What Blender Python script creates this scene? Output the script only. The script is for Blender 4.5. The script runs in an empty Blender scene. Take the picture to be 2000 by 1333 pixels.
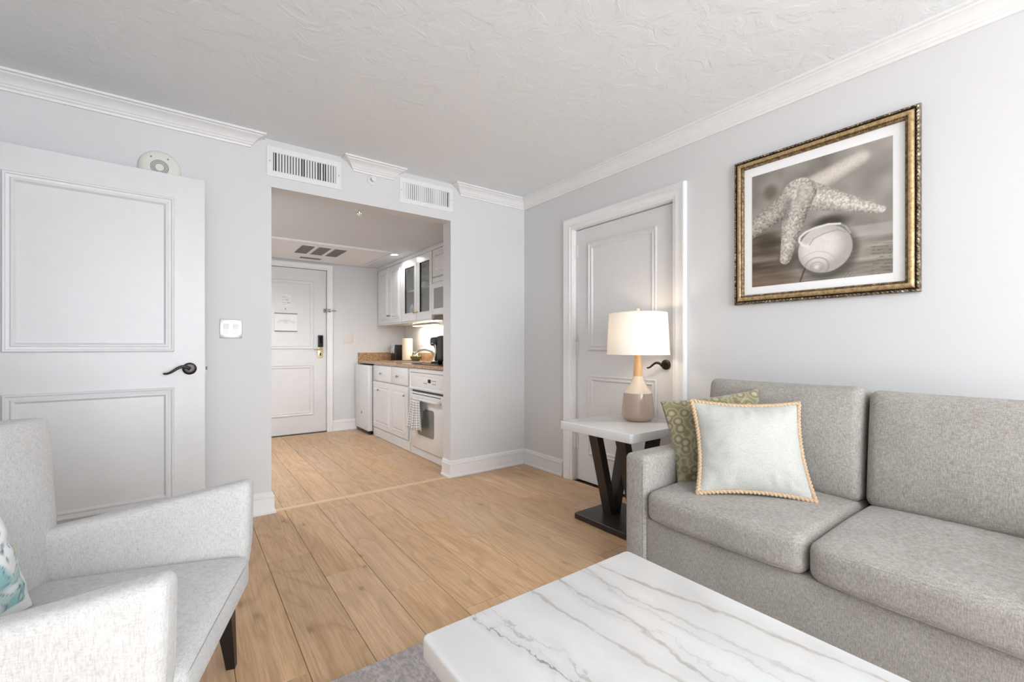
import bpy, bmesh, math, random
import numpy as np
from mathutils import Vector, Matrix, noise as mnoise

random.seed(7)
scene = bpy.context.scene
COL = scene.collection
PI = math.pi

# ------------------------------------------------------------------ camera, world, light, exposure
CAM_H = 1.076
cam_data = bpy.data.cameras.new('camera')
cam_data.sensor_width = 36.0
cam_data.lens = 36.0 * 869.0 / 2000.0
cam_data.shift_y = (678.0 - 666.5) / 2000.0
cam_data.clip_start = 0.02
cam = bpy.data.objects.new('camera', cam_data)
COL.objects.link(cam)
cam.location = (0, 0, CAM_H)
cam.rotation_euler = (PI / 2, 0, -math.atan(640.0 / 869.0))
scene.camera = cam

scene.view_settings.view_transform = 'Standard'
scene.view_settings.look = 'None'
scene.view_settings.gamma = 1.0
scene.view_settings.use_curve_mapping = False
scene.view_settings.exposure = 0.26
scene.cycles.use_denoising = True
scene.cycles.max_bounces = 6
scene.cycles.use_adaptive_sampling = True
scene.cycles.adaptive_threshold = 0.06
scene.cycles.diffuse_bounces = 4
scene.cycles.glossy_bounces = 3
scene.cycles.transparent_max_bounces = 12
scene.cycles.sample_clamp_indirect = 8.0
scene.cycles.caustics_reflective = False
scene.cycles.caustics_refractive = False

world = bpy.data.worlds.new('world')
scene.world = world
world.use_nodes = True
wn = world.node_tree
bg = wn.nodes['Background']
SKY_STRENGTH = 8.4
# overcast bright sky over a pale ground, the same all round
tc = wn.nodes.new('ShaderNodeTexCoord')
sx = wn.nodes.new('ShaderNodeSeparateXYZ')
rp = wn.nodes.new('ShaderNodeValToRGB')
mr = wn.nodes.new('ShaderNodeMapRange')
wn.links.new(tc.outputs['Generated'], sx.inputs[0])
wn.links.new(sx.outputs['Z'], mr.inputs['Value'])
mr.inputs['From Min'].default_value = -0.3
mr.inputs['From Max'].default_value = 0.5
rp.color_ramp.elements[0].position = 0.30
rp.color_ramp.elements[0].color = (0.86, 0.92, 1.0, 1)
rp.color_ramp.elements[1].position = 0.48
rp.color_ramp.elements[1].color = (0.90, 0.95, 1.0, 1)
wn.links.new(mr.outputs[0], rp.inputs[0])
wn.links.new(rp.outputs[0], bg.inputs['Color'])
bg.inputs['Strength'].default_value = SKY_STRENGTH

# room measures (metres; x to the right along the far wall, y into the depth)
XL, XR = -0.86, 2.535          # left / right wall faces
YB, YF = -3.30, 3.25           # back / far wall faces
ZC = 2.42                      # ceiling
WT = 0.13                      # wall thickness
OX0, OX1, OZ = 0.455, 1.766, 2.115   # opening to the kitchen
YK = YF + WT                   # kitchen side of the far wall
KXL, KXR = -0.25, 2.478         # kitchen left / right wall faces
YE = 5.93                      # entry wall face
KZ = 2.135                     # kitchen ceiling

# window portal: lets the sky in through the window behind the camera
WX0, WX1, WZ0, WZ1 = -0.72, 2.42, 0.03, 2.30
pl = bpy.data.lights.new('window_portal', 'AREA')
pl.shape = 'RECTANGLE'
pl.size, pl.size_y = WX1 - WX0, WZ1 - WZ0
pl.cycles.is_portal = True
po = bpy.data.objects.new('window_portal', pl)
COL.objects.link(po)
po.location = ((WX0 + WX1) / 2, YB - 0.10, (WZ0 + WZ1) / 2)
po.rotation_euler = (-PI / 2, 0, PI)   # faces +y, into the room

# ------------------------------------------------------------------ helpers
def new_mat(name):
    m = bpy.data.materials.new(name)
    m.use_nodes = True
    nt = m.node_tree
    return m, nt, nt.nodes['Principled BSDF']

def srgb(r, g, b):
    def f(c):
        c /= 255.0
        return c / 12.92 if c <= 0.04045 else ((c + 0.055) / 1.055) ** 2.4
    return (f(r), f(g), f(b), 1.0)

def N(nt, t, **kw):
    n = nt.nodes.new(t)
    for k, v in kw.items():
        if k.startswith('_'):
            setattr(n, k[1:], v)
        else:
            n.inputs[k.replace('__', ' ')].default_value = v
    return n

def L(nt, a, b):
    nt.links.new(a, b)

def math_node(nt, op, a=None, b=None, c=None):
    n = nt.nodes.new('ShaderNodeMath')
    n.operation = op
    for i, v in enumerate((a, b, c)):
        if v is None:
            continue
        if isinstance(v, (int, float)):
            n.inputs[i].default_value = v
        else:
            nt.links.new(v, n.inputs[i])
    return n.outputs[0]

def ramp(nt, fac, stops, interp='LINEAR'):
    n = nt.nodes.new('ShaderNodeValToRGB')
    n.color_ramp.interpolation = interp
    els = n.color_ramp.elements
    while len(els) < len(stops):
        els.new(0.5)
    for e, (p, c) in zip(els, stops):
        e.position = p
        e.color = c if len(c) == 4 else (*c, 1)
    nt.links.new(fac, n.inputs[0])
    return n.outputs[0]

def mixc(nt, fac, a, b, mode='MIX'):
    n = nt.nodes.new('ShaderNodeMix')
    n.data_type = 'RGBA'
    n.blend_type = mode
    for sock, v in ((n.inputs[0], fac), (n.inputs[6], a), (n.inputs[7], b)):
        if isinstance(v, (int, float)):
            sock.default_value = v
        elif isinstance(v, tuple):
            sock.default_value = v
        else:
            nt.links.new(v, sock)
    return n.outputs[2]

def bump(nt, bsdf, height, strength=0.2, dist=0.002):
    b = nt.nodes.new('ShaderNodeBump')
    b.inputs['Strength'].default_value = strength
    b.inputs['Distance'].default_value = dist
    nt.links.new(height, b.inputs['Height'])
    nt.links.new(b.outputs[0], bsdf.inputs['Normal'])
    return b

def objcoord(nt, scale=(1, 1, 1), rot=(0, 0, 0), which='Object'):
    t = nt.nodes.new('ShaderNodeTexCoord')
    m = nt.nodes.new('ShaderNodeMapping')
    m.inputs['Scale'].default_value = scale
    m.inputs['Rotation'].default_value = rot
    nt.links.new(t.outputs[which], m.inputs['Vector'])
    return m.outputs[0]

def noise(nt, vec, scale=5.0, detail=3.0, rough=0.5, dist=0.0):
    n = nt.nodes.new('ShaderNodeTexNoise')
    n.inputs['Scale'].default_value = scale
    n.inputs['Detail'].default_value = detail
    n.inputs['Roughness'].default_value = rough
    n.inputs['Distortion'].default_value = dist
    nt.links.new(vec, n.inputs['Vector'])
    return n

def plain(name, col, rough=0.5, metal=0.0, spec=0.5, grain=0.0, gscale=60.0, gbump=0.0, coat=0.0):
    """painted, moulded or metal surface with a fine procedural unevenness"""
    m, nt, b = new_mat(name)
    b.inputs['Roughness'].default_value = rough
    b.inputs['Metallic'].default_value = metal
    b.inputs['Specular IOR Level'].default_value = spec
    b.inputs['Coat Weight'].default_value = coat
    v = objcoord(nt)
    n = noise(nt, v, gscale, 3.0)
    g = max(grain, 0.015)
    dark = tuple(c * (1 - g) for c in col[:3]) + (1,)
    lite = tuple(min(1, c * (1 + g)) for c in col[:3]) + (1,)
    L(nt, ramp(nt, n.outputs['Fac'], [(0.3, dark), (0.7, lite)]), b.inputs['Base Color'])
    if gbump:
        bump(nt, b, n.outputs['Fac'], gbump, 0.001)
    return m

def emit(name, col, strength):
    m = bpy.data.materials.new(name)
    m.use_nodes = True
    nt = m.node_tree
    nt.nodes.clear()
    o = nt.nodes.new('ShaderNodeOutputMaterial')
    e = nt.nodes.new('ShaderNodeEmission')
    e.inputs['Color'].default_value = col
    e.inputs['Strength'].default_value = strength
    nt.links.new(e.outputs[0], o.inputs['Surface'])
    return m

# ---- geometry helpers: a bmesh is filled, then made one object by obj()
def B():
    return bmesh.new()

def quad(bm, vs, mi=0):
    try:
        f = bm.faces.new(vs)
        f.material_index = mi
        return f
    except ValueError:
        return None

def box(bm, x0, x1, y0, y1, z0, z1, mi=0):
    v = [bm.verts.new((x, y, z)) for z in (z0, z1) for y in (y0, y1) for x in (x0, x1)]
    fs = []
    for idx in ((0, 2, 3, 1), (4, 5, 7, 6), (0, 1, 5, 4), (2, 6, 7, 3), (0, 4, 6, 2), (1, 3, 7, 5)):
        fs.append(quad(bm, [v[i] for i in idx], mi))
    return v, fs

def bbox(bm, x0, x1, y0, y1, z0, z1, r=0.003, seg=2):
    """a box with rounded edges"""
    t = bmesh.new()
    box(t, x0, x1, y0, y1, z0, z1)
    bmesh.ops.bevel(t, geom=list(t.edges), offset=r, segments=seg, affect='EDGES', profile=0.5)
    merge(bm, t)

def merge(bm, t, mat=None):
    if mat is not None:
        bmesh.ops.transform(t, matrix=mat, verts=t.verts)
    me = bpy.data.meshes.new('tmp')
    t.to_mesh(me)
    t.free()
    bm.from_mesh(me)
    bpy.data.meshes.remove(me)

def roundbox(bm, hx, hy, hz, r, fn=None, div=(8, 8, 8), es=5, mat=None):
    """rounded box centred on the origin, gridded so that fn(x, y, z) can puff it"""
    def coords(h, n):
        rr = min(r, h * 0.98)
        a = [-h + rr * (1 - math.cos(PI / 2 * i / es)) for i in range(es)]
        mid = [-(h - rr) + 2 * (h - rr) * i / n for i in range(n + 1)]
        return a + mid + [-q for q in reversed(a)]
    cx, cy, cz = coords(hx, div[0]), coords(hy, div[1]), coords(hz, div[2])
    nx, ny, nz = len(cx) - 1, len(cy) - 1, len(cz) - 1
    vd = {}
    t = bmesh.new()
    def V(i, j, k):
        key = (i, j, k)
        if key not in vd:
            p = Vector((cx[i], cy[j], cz[k]))
            q = Vector((max(-hx + r, min(hx - r, p.x)) if hx > r else 0,
                        max(-hy + r, min(hy - r, p.y)) if hy > r else 0,
                        max(-hz + r, min(hz - r, p.z)) if hz > r else 0))
            d = p - q
            if d.length > 1e-9:
                p = q + d.normalized() * min(r, 10)
            if fn:
                p = Vector(fn(p.x, p.y, p.z))
            vd[key] = t.verts.new(p)
        return vd[key]
    for i in range(nx):
        for j in range(ny):
            quad(t, [V(i, j, 0), V(i, j + 1, 0), V(i + 1, j + 1, 0), V(i + 1, j, 0)])
            quad(t, [V(i, j, nz), V(i + 1, j, nz), V(i + 1, j + 1, nz), V(i, j + 1, nz)])
    for i in range(nx):
        for k in range(nz):
            quad(t, [V(i, 0, k), V(i + 1, 0, k), V(i + 1, 0, k + 1), V(i, 0, k + 1)])
            quad(t, [V(i, ny, k), V(i, ny, k + 1), V(i + 1, ny, k + 1), V(i + 1, ny, k)])
    for j in range(ny):
        for k in range(nz):
            quad(t, [V(0, j, k), V(0, j, k + 1), V(0, j + 1, k + 1), V(0, j + 1, k)])
            quad(t, [V(nx, j, k), V(nx, j + 1, k), V(nx, j + 1, k + 1), V(nx, j, k + 1)])
    bmesh.ops.remove_doubles(t, verts=t.verts, dist=1e-6)
    merge(bm, t, mat)

def rounded_slab(bm, x0, x1, y0, y1, z0, z1, rc=0.02, re=0.005, n=6):
    """slab with rounded plan corners and eased rims"""
    def ring(inset, z):
        r = max(rc - inset, 0.001)
        pts = []
        for cx, cy, a0 in ((x1 - rc, y1 - rc, 0), (x0 + rc, y1 - rc, 1), (x0 + rc, y0 + rc, 2), (x1 - rc, y0 + rc, 3)):
            for k in range(n + 1):
                a = (a0 + k / n) * PI / 2
                pts.append(bm.verts.new((cx + r * math.cos(a), cy + r * math.sin(a), z)))
        return pts
    levels = []
    for k in range(4):
        a = k / 3 * PI / 2
        levels.append((re * (1 - math.sin(a)), z0 + re * (1 - math.cos(a))))
    for k in range(4):
        a = k / 3 * PI / 2
        levels.append((re * (1 - math.cos(a)), z1 - re * (1 - math.sin(a))))
    rings = [ring(i, z) for i, z in levels]
    m = len(rings[0])
    for a, b in zip(rings, rings[1:]):
        for i in range(m):
            quad(bm, [a[i], a[(i + 1) % m], b[(i + 1) % m], b[i]])
    quad(bm, list(reversed(rings[0])))
    quad(bm, rings[-1])
    bmesh.ops.recalc_face_normals(bm, faces=bm.faces)

def lathe(bm, prof, c=(0, 0, 0), n=32, axis='z', cap0=True, cap1=True):
    """prof: list of (radius, height)"""
    rings = []
    for r, h in prof:
        ring = []
        for i in range(n):
            a = 2 * PI * i / n
            x, y = r * math.cos(a), r * math.sin(a)
            if axis == 'z':
                p = (c[0] + x, c[1] + y, c[2] + h)
            elif axis == 'x':
                p = (c[0] + h, c[1] + x, c[2] + y)
            else:
                p = (c[0] + x, c[1] + h, c[2] + y)
            ring.append(bm.verts.new(p))
        rings.append(ring)
    for a, b in zip(rings, rings[1:]):
        for i in range(n):
            quad(bm, [a[i], a[(i + 1) % n], b[(i + 1) % n], b[i]])
    if cap0:
        quad(bm, list(reversed(rings[0])))
    if cap1:
        quad(bm, rings[-1])

def tube(bm, pts, rad, n=8, closed=False, shape=None):
    """tube along pts; rad number or list; shape(i, angle) scales the radius"""
    pts = [Vector(p) for p in pts]
    m = len(pts)
    up = None
    rings = []
    for i, p in enumerate(pts):
        if closed:
            t = (pts[(i + 1) % m] - pts[i - 1]).normalized()
        else:
            t = (pts[min(i + 1, m - 1)] - pts[max(i - 1, 0)]).normalized()
        if up is None:
            up = t.orthogonal().normalized()
        up = (up - t * up.dot(t)).normalized()
        s = t.cross(up)
        r = rad[i] if isinstance(rad, (list, tuple)) else rad
        ring = []
        for k in range(n):
            a = 2 * PI * k / n
            q = r * (shape(i, a) if shape else 1.0)
            ring.append(bm.verts.new(p + up * (q * math.cos(a)) + s * (q * math.sin(a))))
        rings.append(ring)
    seq = list(zip(rings, rings[1:]))
    if closed:
        seq.append((rings[-1], rings[0]))
    for a, b in seq:
        for i in range(n):
            quad(bm, [a[i], a[(i + 1) % n], b[(i + 1) % n], b[i]])
    if not closed:
        quad(bm, list(reversed(rings[0])))
        quad(bm, rings[-1])

# planes: a map from (a along, b up, c out of the face) to the world
def faceX(x0):                       # a face that looks towards -x: a = y
    return lambda a, b, c: (x0 - c, a, b)
def faceY(y0):                       # a face that looks towards -y: a = x
    return lambda a, b, c: (a, y0 - c, b)
def faceXp(x0):                      # a face that looks towards +x
    return lambda a, b, c: (x0 + c, a, b)
def faceDown(z0):                    # a face that looks down: a = x, b = y
    return lambda a, b, c: (a, b, z0 - c)

def mbox(bm, M, a0, a1, b0, b1, c0, c1, r=0.0, seg=2):
    p, q = M(a0, b0, c0), M(a1, b1, c1)
    lo = [min(u, v) for u, v in zip(p, q)]
    hi = [max(u, v) for u, v in zip(p, q)]
    if r > 0:
        bbox(bm, lo[0], hi[0], lo[1], hi[1], lo[2], hi[2], r, seg)
    else:
        box(bm, lo[0], hi[0], lo[1], hi[1], lo[2], hi[2])

def holed(bm, M, aa, bb, holes, c0, c1):
    """solid slab gridded at aa x bb with the cells in holes left out"""
    na, nb = len(aa) - 1, len(bb) - 1
    vd = {}
    def V(i, j, c):
        k = (i, j, c)
        if k not in vd:
            vd[k] = bm.verts.new(M(aa[i], bb[j], c))
        return vd[k]
    full = lambda i, j: 0 <= i < na and 0 <= j < nb and (i, j) not in holes
    for i in range(na):
        for j in range(nb):
            if not full(i, j):
                continue
            quad(bm, [V(i, j, c1), V(i + 1, j, c1), V(i + 1, j + 1, c1), V(i, j + 1, c1)])
            quad(bm, [V(i, j, c0), V(i, j + 1, c0), V(i + 1, j + 1, c0), V(i + 1, j, c0)])
            for di, dj, e in ((-1, 0, ((i, j), (i, j + 1))), (1, 0, ((i + 1, j), (i + 1, j + 1))),
                              (0, -1, ((i, j), (i + 1, j))), (0, 1, ((i, j + 1), (i + 1, j + 1)))):
                if not full(i + di, j + dj):
                    (p, q), (r_, s) = e
                    quad(bm, [V(p, q, c0), V(r_, s, c0), V(r_, s, c1), V(p, q, c1)])
    bmesh.ops.recalc_face_normals(bm, faces=bm.faces)

def rect_sweep(bm, M, a0, a1, b0, b1, prof, steps=1, mod=None):
    """closed mitred moulding round a rectangle; prof: (inset, height); mod(k, s) changes height along a side"""
    rings = []
    for k, (d, h) in enumerate(prof):
        cs = [(a0 + d, b0 + d), (a1 - d, b0 + d), (a1 - d, b1 - d), (a0 + d, b1 - d)]
        ring = []
        for q in range(4):
            p0, p1 = cs[q], cs[(q + 1) % 4]
            for s in range(steps):
                f = s / steps
                hh = h + (mod(k, q, f) if mod else 0)
                ring.append(bm.verts.new(M(p0[0] + (p1[0] - p0[0]) * f, p0[1] + (p1[1] - p0[1]) * f, hh)))
        rings.append(ring)
    n = len(rings[0])
    for a, b in zip(rings, rings[1:]):
        for i in range(n):
            quad(bm, [a[i], a[(i + 1) % n], b[(i + 1) % n], b[i]])
    a, b = rings[-1], rings[0]
    for i in range(n):
        quad(bm, [a[i], a[(i + 1) % n], b[(i + 1) % n], b[i]])
    bmesh.ops.recalc_face_normals(bm, faces=bm.faces)

def casing(bm, M, a0, a1, ztop, prof, z0=0.0):
    """three-sided door casing; prof: (outward, proud)"""
    rings = []
    for d, h in prof:
        rings.append([bm.verts.new(M(a, b, h)) for a, b in
                      ((a0 - d, z0), (a0 - d, ztop + d), (a1 + d, ztop + d), (a1 + d, z0))])
    for a, b in zip(rings, rings[1:] + rings[:1]):
        for i in range(3):
            quad(bm, [a[i], a[i + 1], b[i + 1], b[i]])
    quad(bm, [r[0] for r in rings])
    quad(bm, [r[3] for r in rings])
    bmesh.ops.recalc_face_normals(bm, faces=bm.faces)

def run_sweep(bm, path, prof, side=1, caps=True):
    """moulding along a 2-d polyline in plan; prof: (distance off the wall, z); side +1: off to the left of the path"""
    P = [Vector((p[0], p[1])) for p in path]
    n = len(P)
    rings = []
    for d, z in prof:
        ring = []
        for i in range(n):
            t0 = (P[i] - P[i - 1]).normalized() if i > 0 else None
            t1 = (P[i + 1] - P[i]).normalized() if i < n - 1 else None
            n0 = Vector((-t0.y, t0.x)) * side if t0 else None
            n1 = Vector((-t1.y, t1.x)) * side if t1 else None
            if n0 is None:
                off = n1
            elif n1 is None:
                off = n0
            else:
                off = (n0 + n1)
                off = off / max(1e-6, (1 + n0.dot(n1)))
            q = P[i] + off * d
            ring.append(bm.verts.new((q.x, q.y, z)))
        rings.append(ring)
    for a, b in zip(rings, rings[1:] + rings[:1]):
        for i in range(n - 1):
            quad(bm, [a[i], a[i + 1], b[i + 1], b[i]])
    if caps:
        quad(bm, [r[0] for r in rings])
        quad(bm, [r[-1] for r in rings])
    bmesh.ops.recalc_face_normals(bm, faces=bm.faces)

# ---- objects
def obj(name, bm, mat, parent=None, smooth=False, world=True, angle=None):
    """one mesh object; with world=True the bmesh is in world space and is moved into the parent's space"""
    if parent is not None and world:
        mw = Matrix.Identity(4)
        p = parent
        chain = []
        while p is not None:
            chain.append(p)
            p = p.parent
        for p in reversed(chain):
            mw = mw @ p.matrix_basis
        bmesh.ops.transform(bm, matrix=mw.inverted(), verts=bm.verts)
    me = bpy.data.meshes.new(name)
    bm.to_mesh(me)
    bm.free()
    if smooth:
        me.polygons.foreach_set('use_smooth', [True] * len(me.polygons))
        if angle:
            me.set_sharp_from_angle(angle=math.radians(angle))
    for m in (mat if isinstance(mat, (list, tuple)) else [mat]):
        me.materials.append(m)
    o = bpy.data.objects.new(name, me)
    COL.objects.link(o)
    if parent is not None:
        o.parent = parent
    return o

def tag(o, label, cat, group=None, kind=None):
    o['label'] = label
    o['category'] = cat
    if group:
        o['group'] = group
    if kind:
        o['kind'] = kind
    return o

def thing(name, label, cat, loc=(0, 0, 0), rotz=0.0, group=None):
    o = bpy.data.objects.new(name, None)
    COL.objects.link(o)
    o.location = loc
    o.rotation_euler = (0, 0, rotz)
    o.empty_display_size = 0.05
    return tag(o, label, cat, group)

def struct(name, bm, mat, label, cat, parent=None, smooth=False, angle=None):
    o = obj(name, bm, mat, parent, smooth, angle=angle)
    o['kind'] = 'structure'
    if parent is None:
        o['label'] = label
        o['category'] = cat
    return o

def struct_root(name, label, cat, loc=(0, 0, 0), rotz=0.0):
    o = thing(name, label, cat, loc, rotz)
    o['kind'] = 'structure'
    return o

# ------------------------------------------------------------------ materials
def wall_mat(name, col, rough=0.55, b=0.10, scale=90):
    m, nt, p = new_mat(name)
    v = objcoord(nt)
    n = noise(nt, v, scale, 4.0, 0.55)
    n2 = noise(nt, v, 1.3, 2.0, 0.5)
    c0 = tuple(c * 0.985 for c in col[:3]) + (1,)
    L(nt, ramp(nt, n2.outputs['Fac'], [(0.3, c0), (0.7, col)]), p.inputs['Base Color'])
    p.inputs['Roughness'].default_value = rough
    p.inputs['Specular IOR Level'].default_value = 0.35
    bump(nt, p, n.outputs['Fac'], b, 0.0015)
    return m

M_WALL = wall_mat('wall_paint_pale_grey', (0.74, 0.74, 0.742, 1))
M_KWALL = wall_mat('kitchen_wall_paint', (0.74, 0.75, 0.76, 1))
M_TRIM = plain('trim_white_satin', (0.86, 0.86, 0.86, 1), 0.38, gscale=25, grain=0.01)
M_DOOR = plain('door_white_satin', (0.75, 0.75, 0.755, 1), 0.34, gscale=14, grain=0.012, gbump=0.03)

def ceiling_mat(name, col, strength):
    """hand-trowelled plaster: flattened islands with soft rims"""
    m, nt, p = new_mat(name)
    v = objcoord(nt)
    n = noise(nt, v, 9.0, 5.0, 0.62, 0.6)
    lay = ramp(nt, n.outputs['Fac'], [(0.44, (0, 0, 0)), (0.55, (1, 1, 1))])
    fine = noise(nt, v, 55.0, 3.0, 0.6)
    h = mixc(nt, 0.22, lay, fine.outputs['Fac'])
    p.inputs['Base Color'].default_value = col
    p.inputs['Roughness'].default_value = 0.75
    p.inputs['Specular IOR Level'].default_value = 0.2
    bump(nt, p, h, strength, 0.006)
    return m
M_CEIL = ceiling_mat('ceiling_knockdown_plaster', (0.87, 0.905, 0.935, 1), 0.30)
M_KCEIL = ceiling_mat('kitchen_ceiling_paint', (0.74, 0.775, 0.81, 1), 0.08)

def plank_mat():
    m, nt, p = new_mat('oak_plank')
    info = nt.nodes.new('ShaderNodeObjectInfo')
    t = nt.nodes.new('ShaderNodeTexCoord')
    off = nt.nodes.new('ShaderNodeVectorMath')
    off.operation = 'MULTIPLY_ADD'
    comb = nt.nodes.new('ShaderNodeCombineXYZ')
    for i in range(3):
        L(nt, info.outputs['Random'], comb.inputs[i])
    off.inputs[1].default_value = (37.0, 91.0, 13.0)
    L(nt, comb.outputs[0], off.inputs[0])
    L(nt, t.outputs['Object'], off.inputs[2])
    mp = nt.nodes.new('ShaderNodeMapping')
    mp.inputs['Scale'].default_value = (1, 0.16, 1)
    L(nt, off.outputs[0], mp.inputs['Vector'])
    # broad flame figure: rings of a distorted noise
    big = noise(nt, mp.outputs[0], 5.0, 2.0, 0.5, 0.5)
    rings = math_node(nt, 'FRACT', math_node(nt, 'MULTIPLY', big.outputs['Fac'], 9.0))
    tri = math_node(nt, 'ABSOLUTE', math_node(nt, 'SUBTRACT', rings, 0.5))
    mp2 = nt.nodes.new('ShaderNodeMapping')
    mp2.inputs['Scale'].default_value = (1, 0.035, 1)
    L(nt, off.outputs[0], mp2.inputs['Vector'])
    fine = noise(nt, mp2.outputs[0], 150.0, 4.0, 0.65)
    mid = noise(nt, mp2.outputs[0], 26.0, 3.0, 0.55)
    # knots
    mp3 = nt.nodes.new('ShaderNodeMapping')
    mp3.inputs['Scale'].default_value = (3.2, 1.5, 1)
    L(nt, off.outputs[0], mp3.inputs['Vector'])
    vo = nt.nodes.new('ShaderNodeTexVoronoi')
    vo.inputs['Scale'].default_value = 0.8
    vo.voronoi_dimensions = '2D'
    L(nt, mp3.outputs[0], vo.inputs['Vector'])
    kd = math_node(nt, 'ADD', vo.outputs['Distance'], math_node(nt, 'MULTIPLY', fine.outputs['Fac'], 0.04))
    knot = ramp(nt, kd, [(0.028, (1, 1, 1)), (0.06, (0.25, 0.25, 0.25)), (0.14, (0, 0, 0))])
    base = ramp(nt, mid.outputs['Fac'], [(0.25, srgb(208, 170, 130)), (0.5, srgb(218, 181, 142)), (0.75, srgb(226, 192, 154))])
    c = mixc(nt, math_node(nt, 'MULTIPLY', ramp(nt, tri, [(0.0, (1, 1, 1)), (0.22, (0, 0, 0))]), 0.38), base, srgb(170, 134, 99))
    c = mixc(nt, math_node(nt, 'MULTIPLY', ramp(nt, fine.outputs['Fac'], [(0.42, (1, 1, 1)), (0.56, (0, 0, 0))]), 0.40), c, srgb(174, 139, 104))
    c = mixc(nt, math_node(nt, 'MULTIPLY', knot, 0.6), c, srgb(128, 94, 66))
    hs = nt.nodes.new('ShaderNodeHueSaturation')
    L(nt, c, hs.inputs['Color'])
    L(nt, math_node(nt, 'MULTIPLY_ADD', info.outputs['Random'], 0.15, 0.915), hs.inputs['Value'])
    r2 = math_node(nt, 'FRACT', math_node(nt, 'MULTIPLY', info.outputs['Random'], 17.3))
    L(nt, math_node(nt, 'MULTIPLY_ADD', r2, 0.14, 0.92), hs.inputs['Saturation'])
    L(nt, hs.outputs[0], p.inputs['Base Color'])
    p.inputs['Roughness'].default_value = 0.42
    p.inputs['Specular IOR Level'].default_value = 0.4
    bump(nt, p, fine.outputs['Fac'], 0.06, 0.001)
    return m
M_PLANK = plank_mat()
M_GAP = plain('plank_joint_brown', srgb(112, 82, 58), 0.8)
M_STRIP = plain('threshold_strip_oak', srgb(226, 196, 160), 0.4, gscale=30, grain=0.05)

def fabric(name, c_dark, c_mid, c_lite, su=420.0, sv=45.0, bumpk=0.25, contrast=0.5):
    """slub linen: threads of three tones across and along"""
    m, nt, p = new_mat(name)
    v1 = objcoord(nt, (su, su, sv))
    v2 = objcoord(nt, (sv, sv, su))
    n1 = noise(nt, v1, 1.0, 2.0, 0.6)
    n2 = noise(nt, v2, 1.0, 2.0, 0.6)
    v3 = objcoord(nt, (9, 9, 9))
    n3 = noise(nt, v3, 1.0, 2.0, 0.5)
    f = math_node(nt, 'ADD', math_node(nt, 'MULTIPLY', n1.outputs['Fac'], 0.58), math_node(nt, 'MULTIPLY', n2.outputs['Fac'], 0.42))
    f = math_node(nt, 'ADD', f, math_node(nt, 'MULTIPLY', math_node(nt, 'SUBTRACT', n3.outputs['Fac'], 0.5), 0.12))
    c = ramp(nt, f, [(0.5 - contrast * 0.25, c_dark), (0.5, c_mid), (0.5 + contrast * 0.25, c_lite)])
    L(nt, c, p.inputs['Base Color'])
    p.inputs['Roughness'].default_value = 0.92
    p.inputs['Specular IOR Level'].default_value = 0.15
    p.inputs['Sheen Weight'].default_value = 0.12
    p.inputs['Sheen Roughness'].default_value = 0.5
    bump(nt, p, f, bumpk, 0.0015)
    return m
M_SOFA = fabric('sofa_grey_linen', srgb(134, 129, 121), srgb(166, 161, 154), srgb(194, 190, 184), 380.0, 70.0, 0.3, 0.8)
M_CHAIR = fabric('armchair_off_white_linen', srgb(174, 172, 169), srgb(202, 201, 199), srgb(214, 214, 213), 380.0, 70.0, 0.18, 0.85)
M_CREAM = fabric('cushion_pale_linen', srgb(178, 178, 172), srgb(192, 192, 186), srgb(203, 203, 197), 350.0, 60.0, 0.18, 0.8)

M_ROPE = plain('rope_tan_jute', srgb(200, 174, 143), 0.8, grain=0.12, gscale=160, gbump=0.2)
M_ESPRESSO = plain('espresso_stained_wood', srgb(48, 39, 34), 0.38, grain=0.18, gscale=40)
M_BLACKLEG = plain('black_stained_leg', srgb(26, 20, 18), 0.4, grain=0.2, gscale=40)
M_STEEL = plain('brushed_steel', (0.62, 0.62, 0.61, 1), 0.28, 1.0, gscale=80, grain=0.05)
M_BRONZE = plain('oil_rubbed_bronze', srgb(62, 58, 55), 0.32, 0.85, gscale=60, grain=0.08)
M_BRASS = plain('aged_brass', srgb(203, 180, 128), 0.3, 0.9, gscale=60, grain=0.05)
M_BRASSP = plain('pale_brass_plate', srgb(226, 214, 172), 0.35, 0.55, gscale=60, grain=0.03)
M_BLACK = plain('black_plastic', srgb(20, 20, 21), 0.3, gscale=60, grain=0.05)
M_BLACKGLASS = plain('black_glass', srgb(14, 14, 15), 0.06, gscale=20)
M_DARK = plain('dark_void', srgb(40, 39, 38), 0.9)
M_VENT = plain('vent_white_enamel', (0.84, 0.84, 0.84, 1), 0.4)
M_SLOT = plain('grille_grey_mesh', srgb(122, 120, 117), 0.8, grain=0.25, gscale=500)
M_ALARM = plain('ivory_plastic', srgb(232, 230, 222), 0.45)
M_APPL = plain('appliance_white_enamel', (0.83, 0.83, 0.83, 1), 0.22, gscale=30)
M_FRIDGE = plain('fridge_white_enamel', (0.80, 0.81, 0.81, 1), 0.3, gscale=200, grain=0.02, gbump=0.05)
M_CAB = plain('cabinet_white_thermofoil', (0.80, 0.81, 0.815, 1), 0.2, gscale=12, grain=0.01)
M_PAPER = plain('white_paper', srgb(240, 240, 238), 0.7)
M_CHROME = plain('polished_nickel', (0.72, 0.70, 0.66, 1), 0.14, 1.0)
M_KNOB = plain('dark_nickel_knob', (0.34, 0.32, 0.30, 1), 0.25, 0.9)
M_RAIL = plain('grey_sign_rail', srgb(118, 118, 118), 0.6)
M_PRINTINK = plain('grey_ink', srgb(186, 188, 190), 0.7)
M_PLATE = plain('switch_plate_almond', srgb(226, 222, 212), 0.35)
M_PLATEW = plain('switch_plate_white', srgb(236, 236, 234), 0.25)

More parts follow.
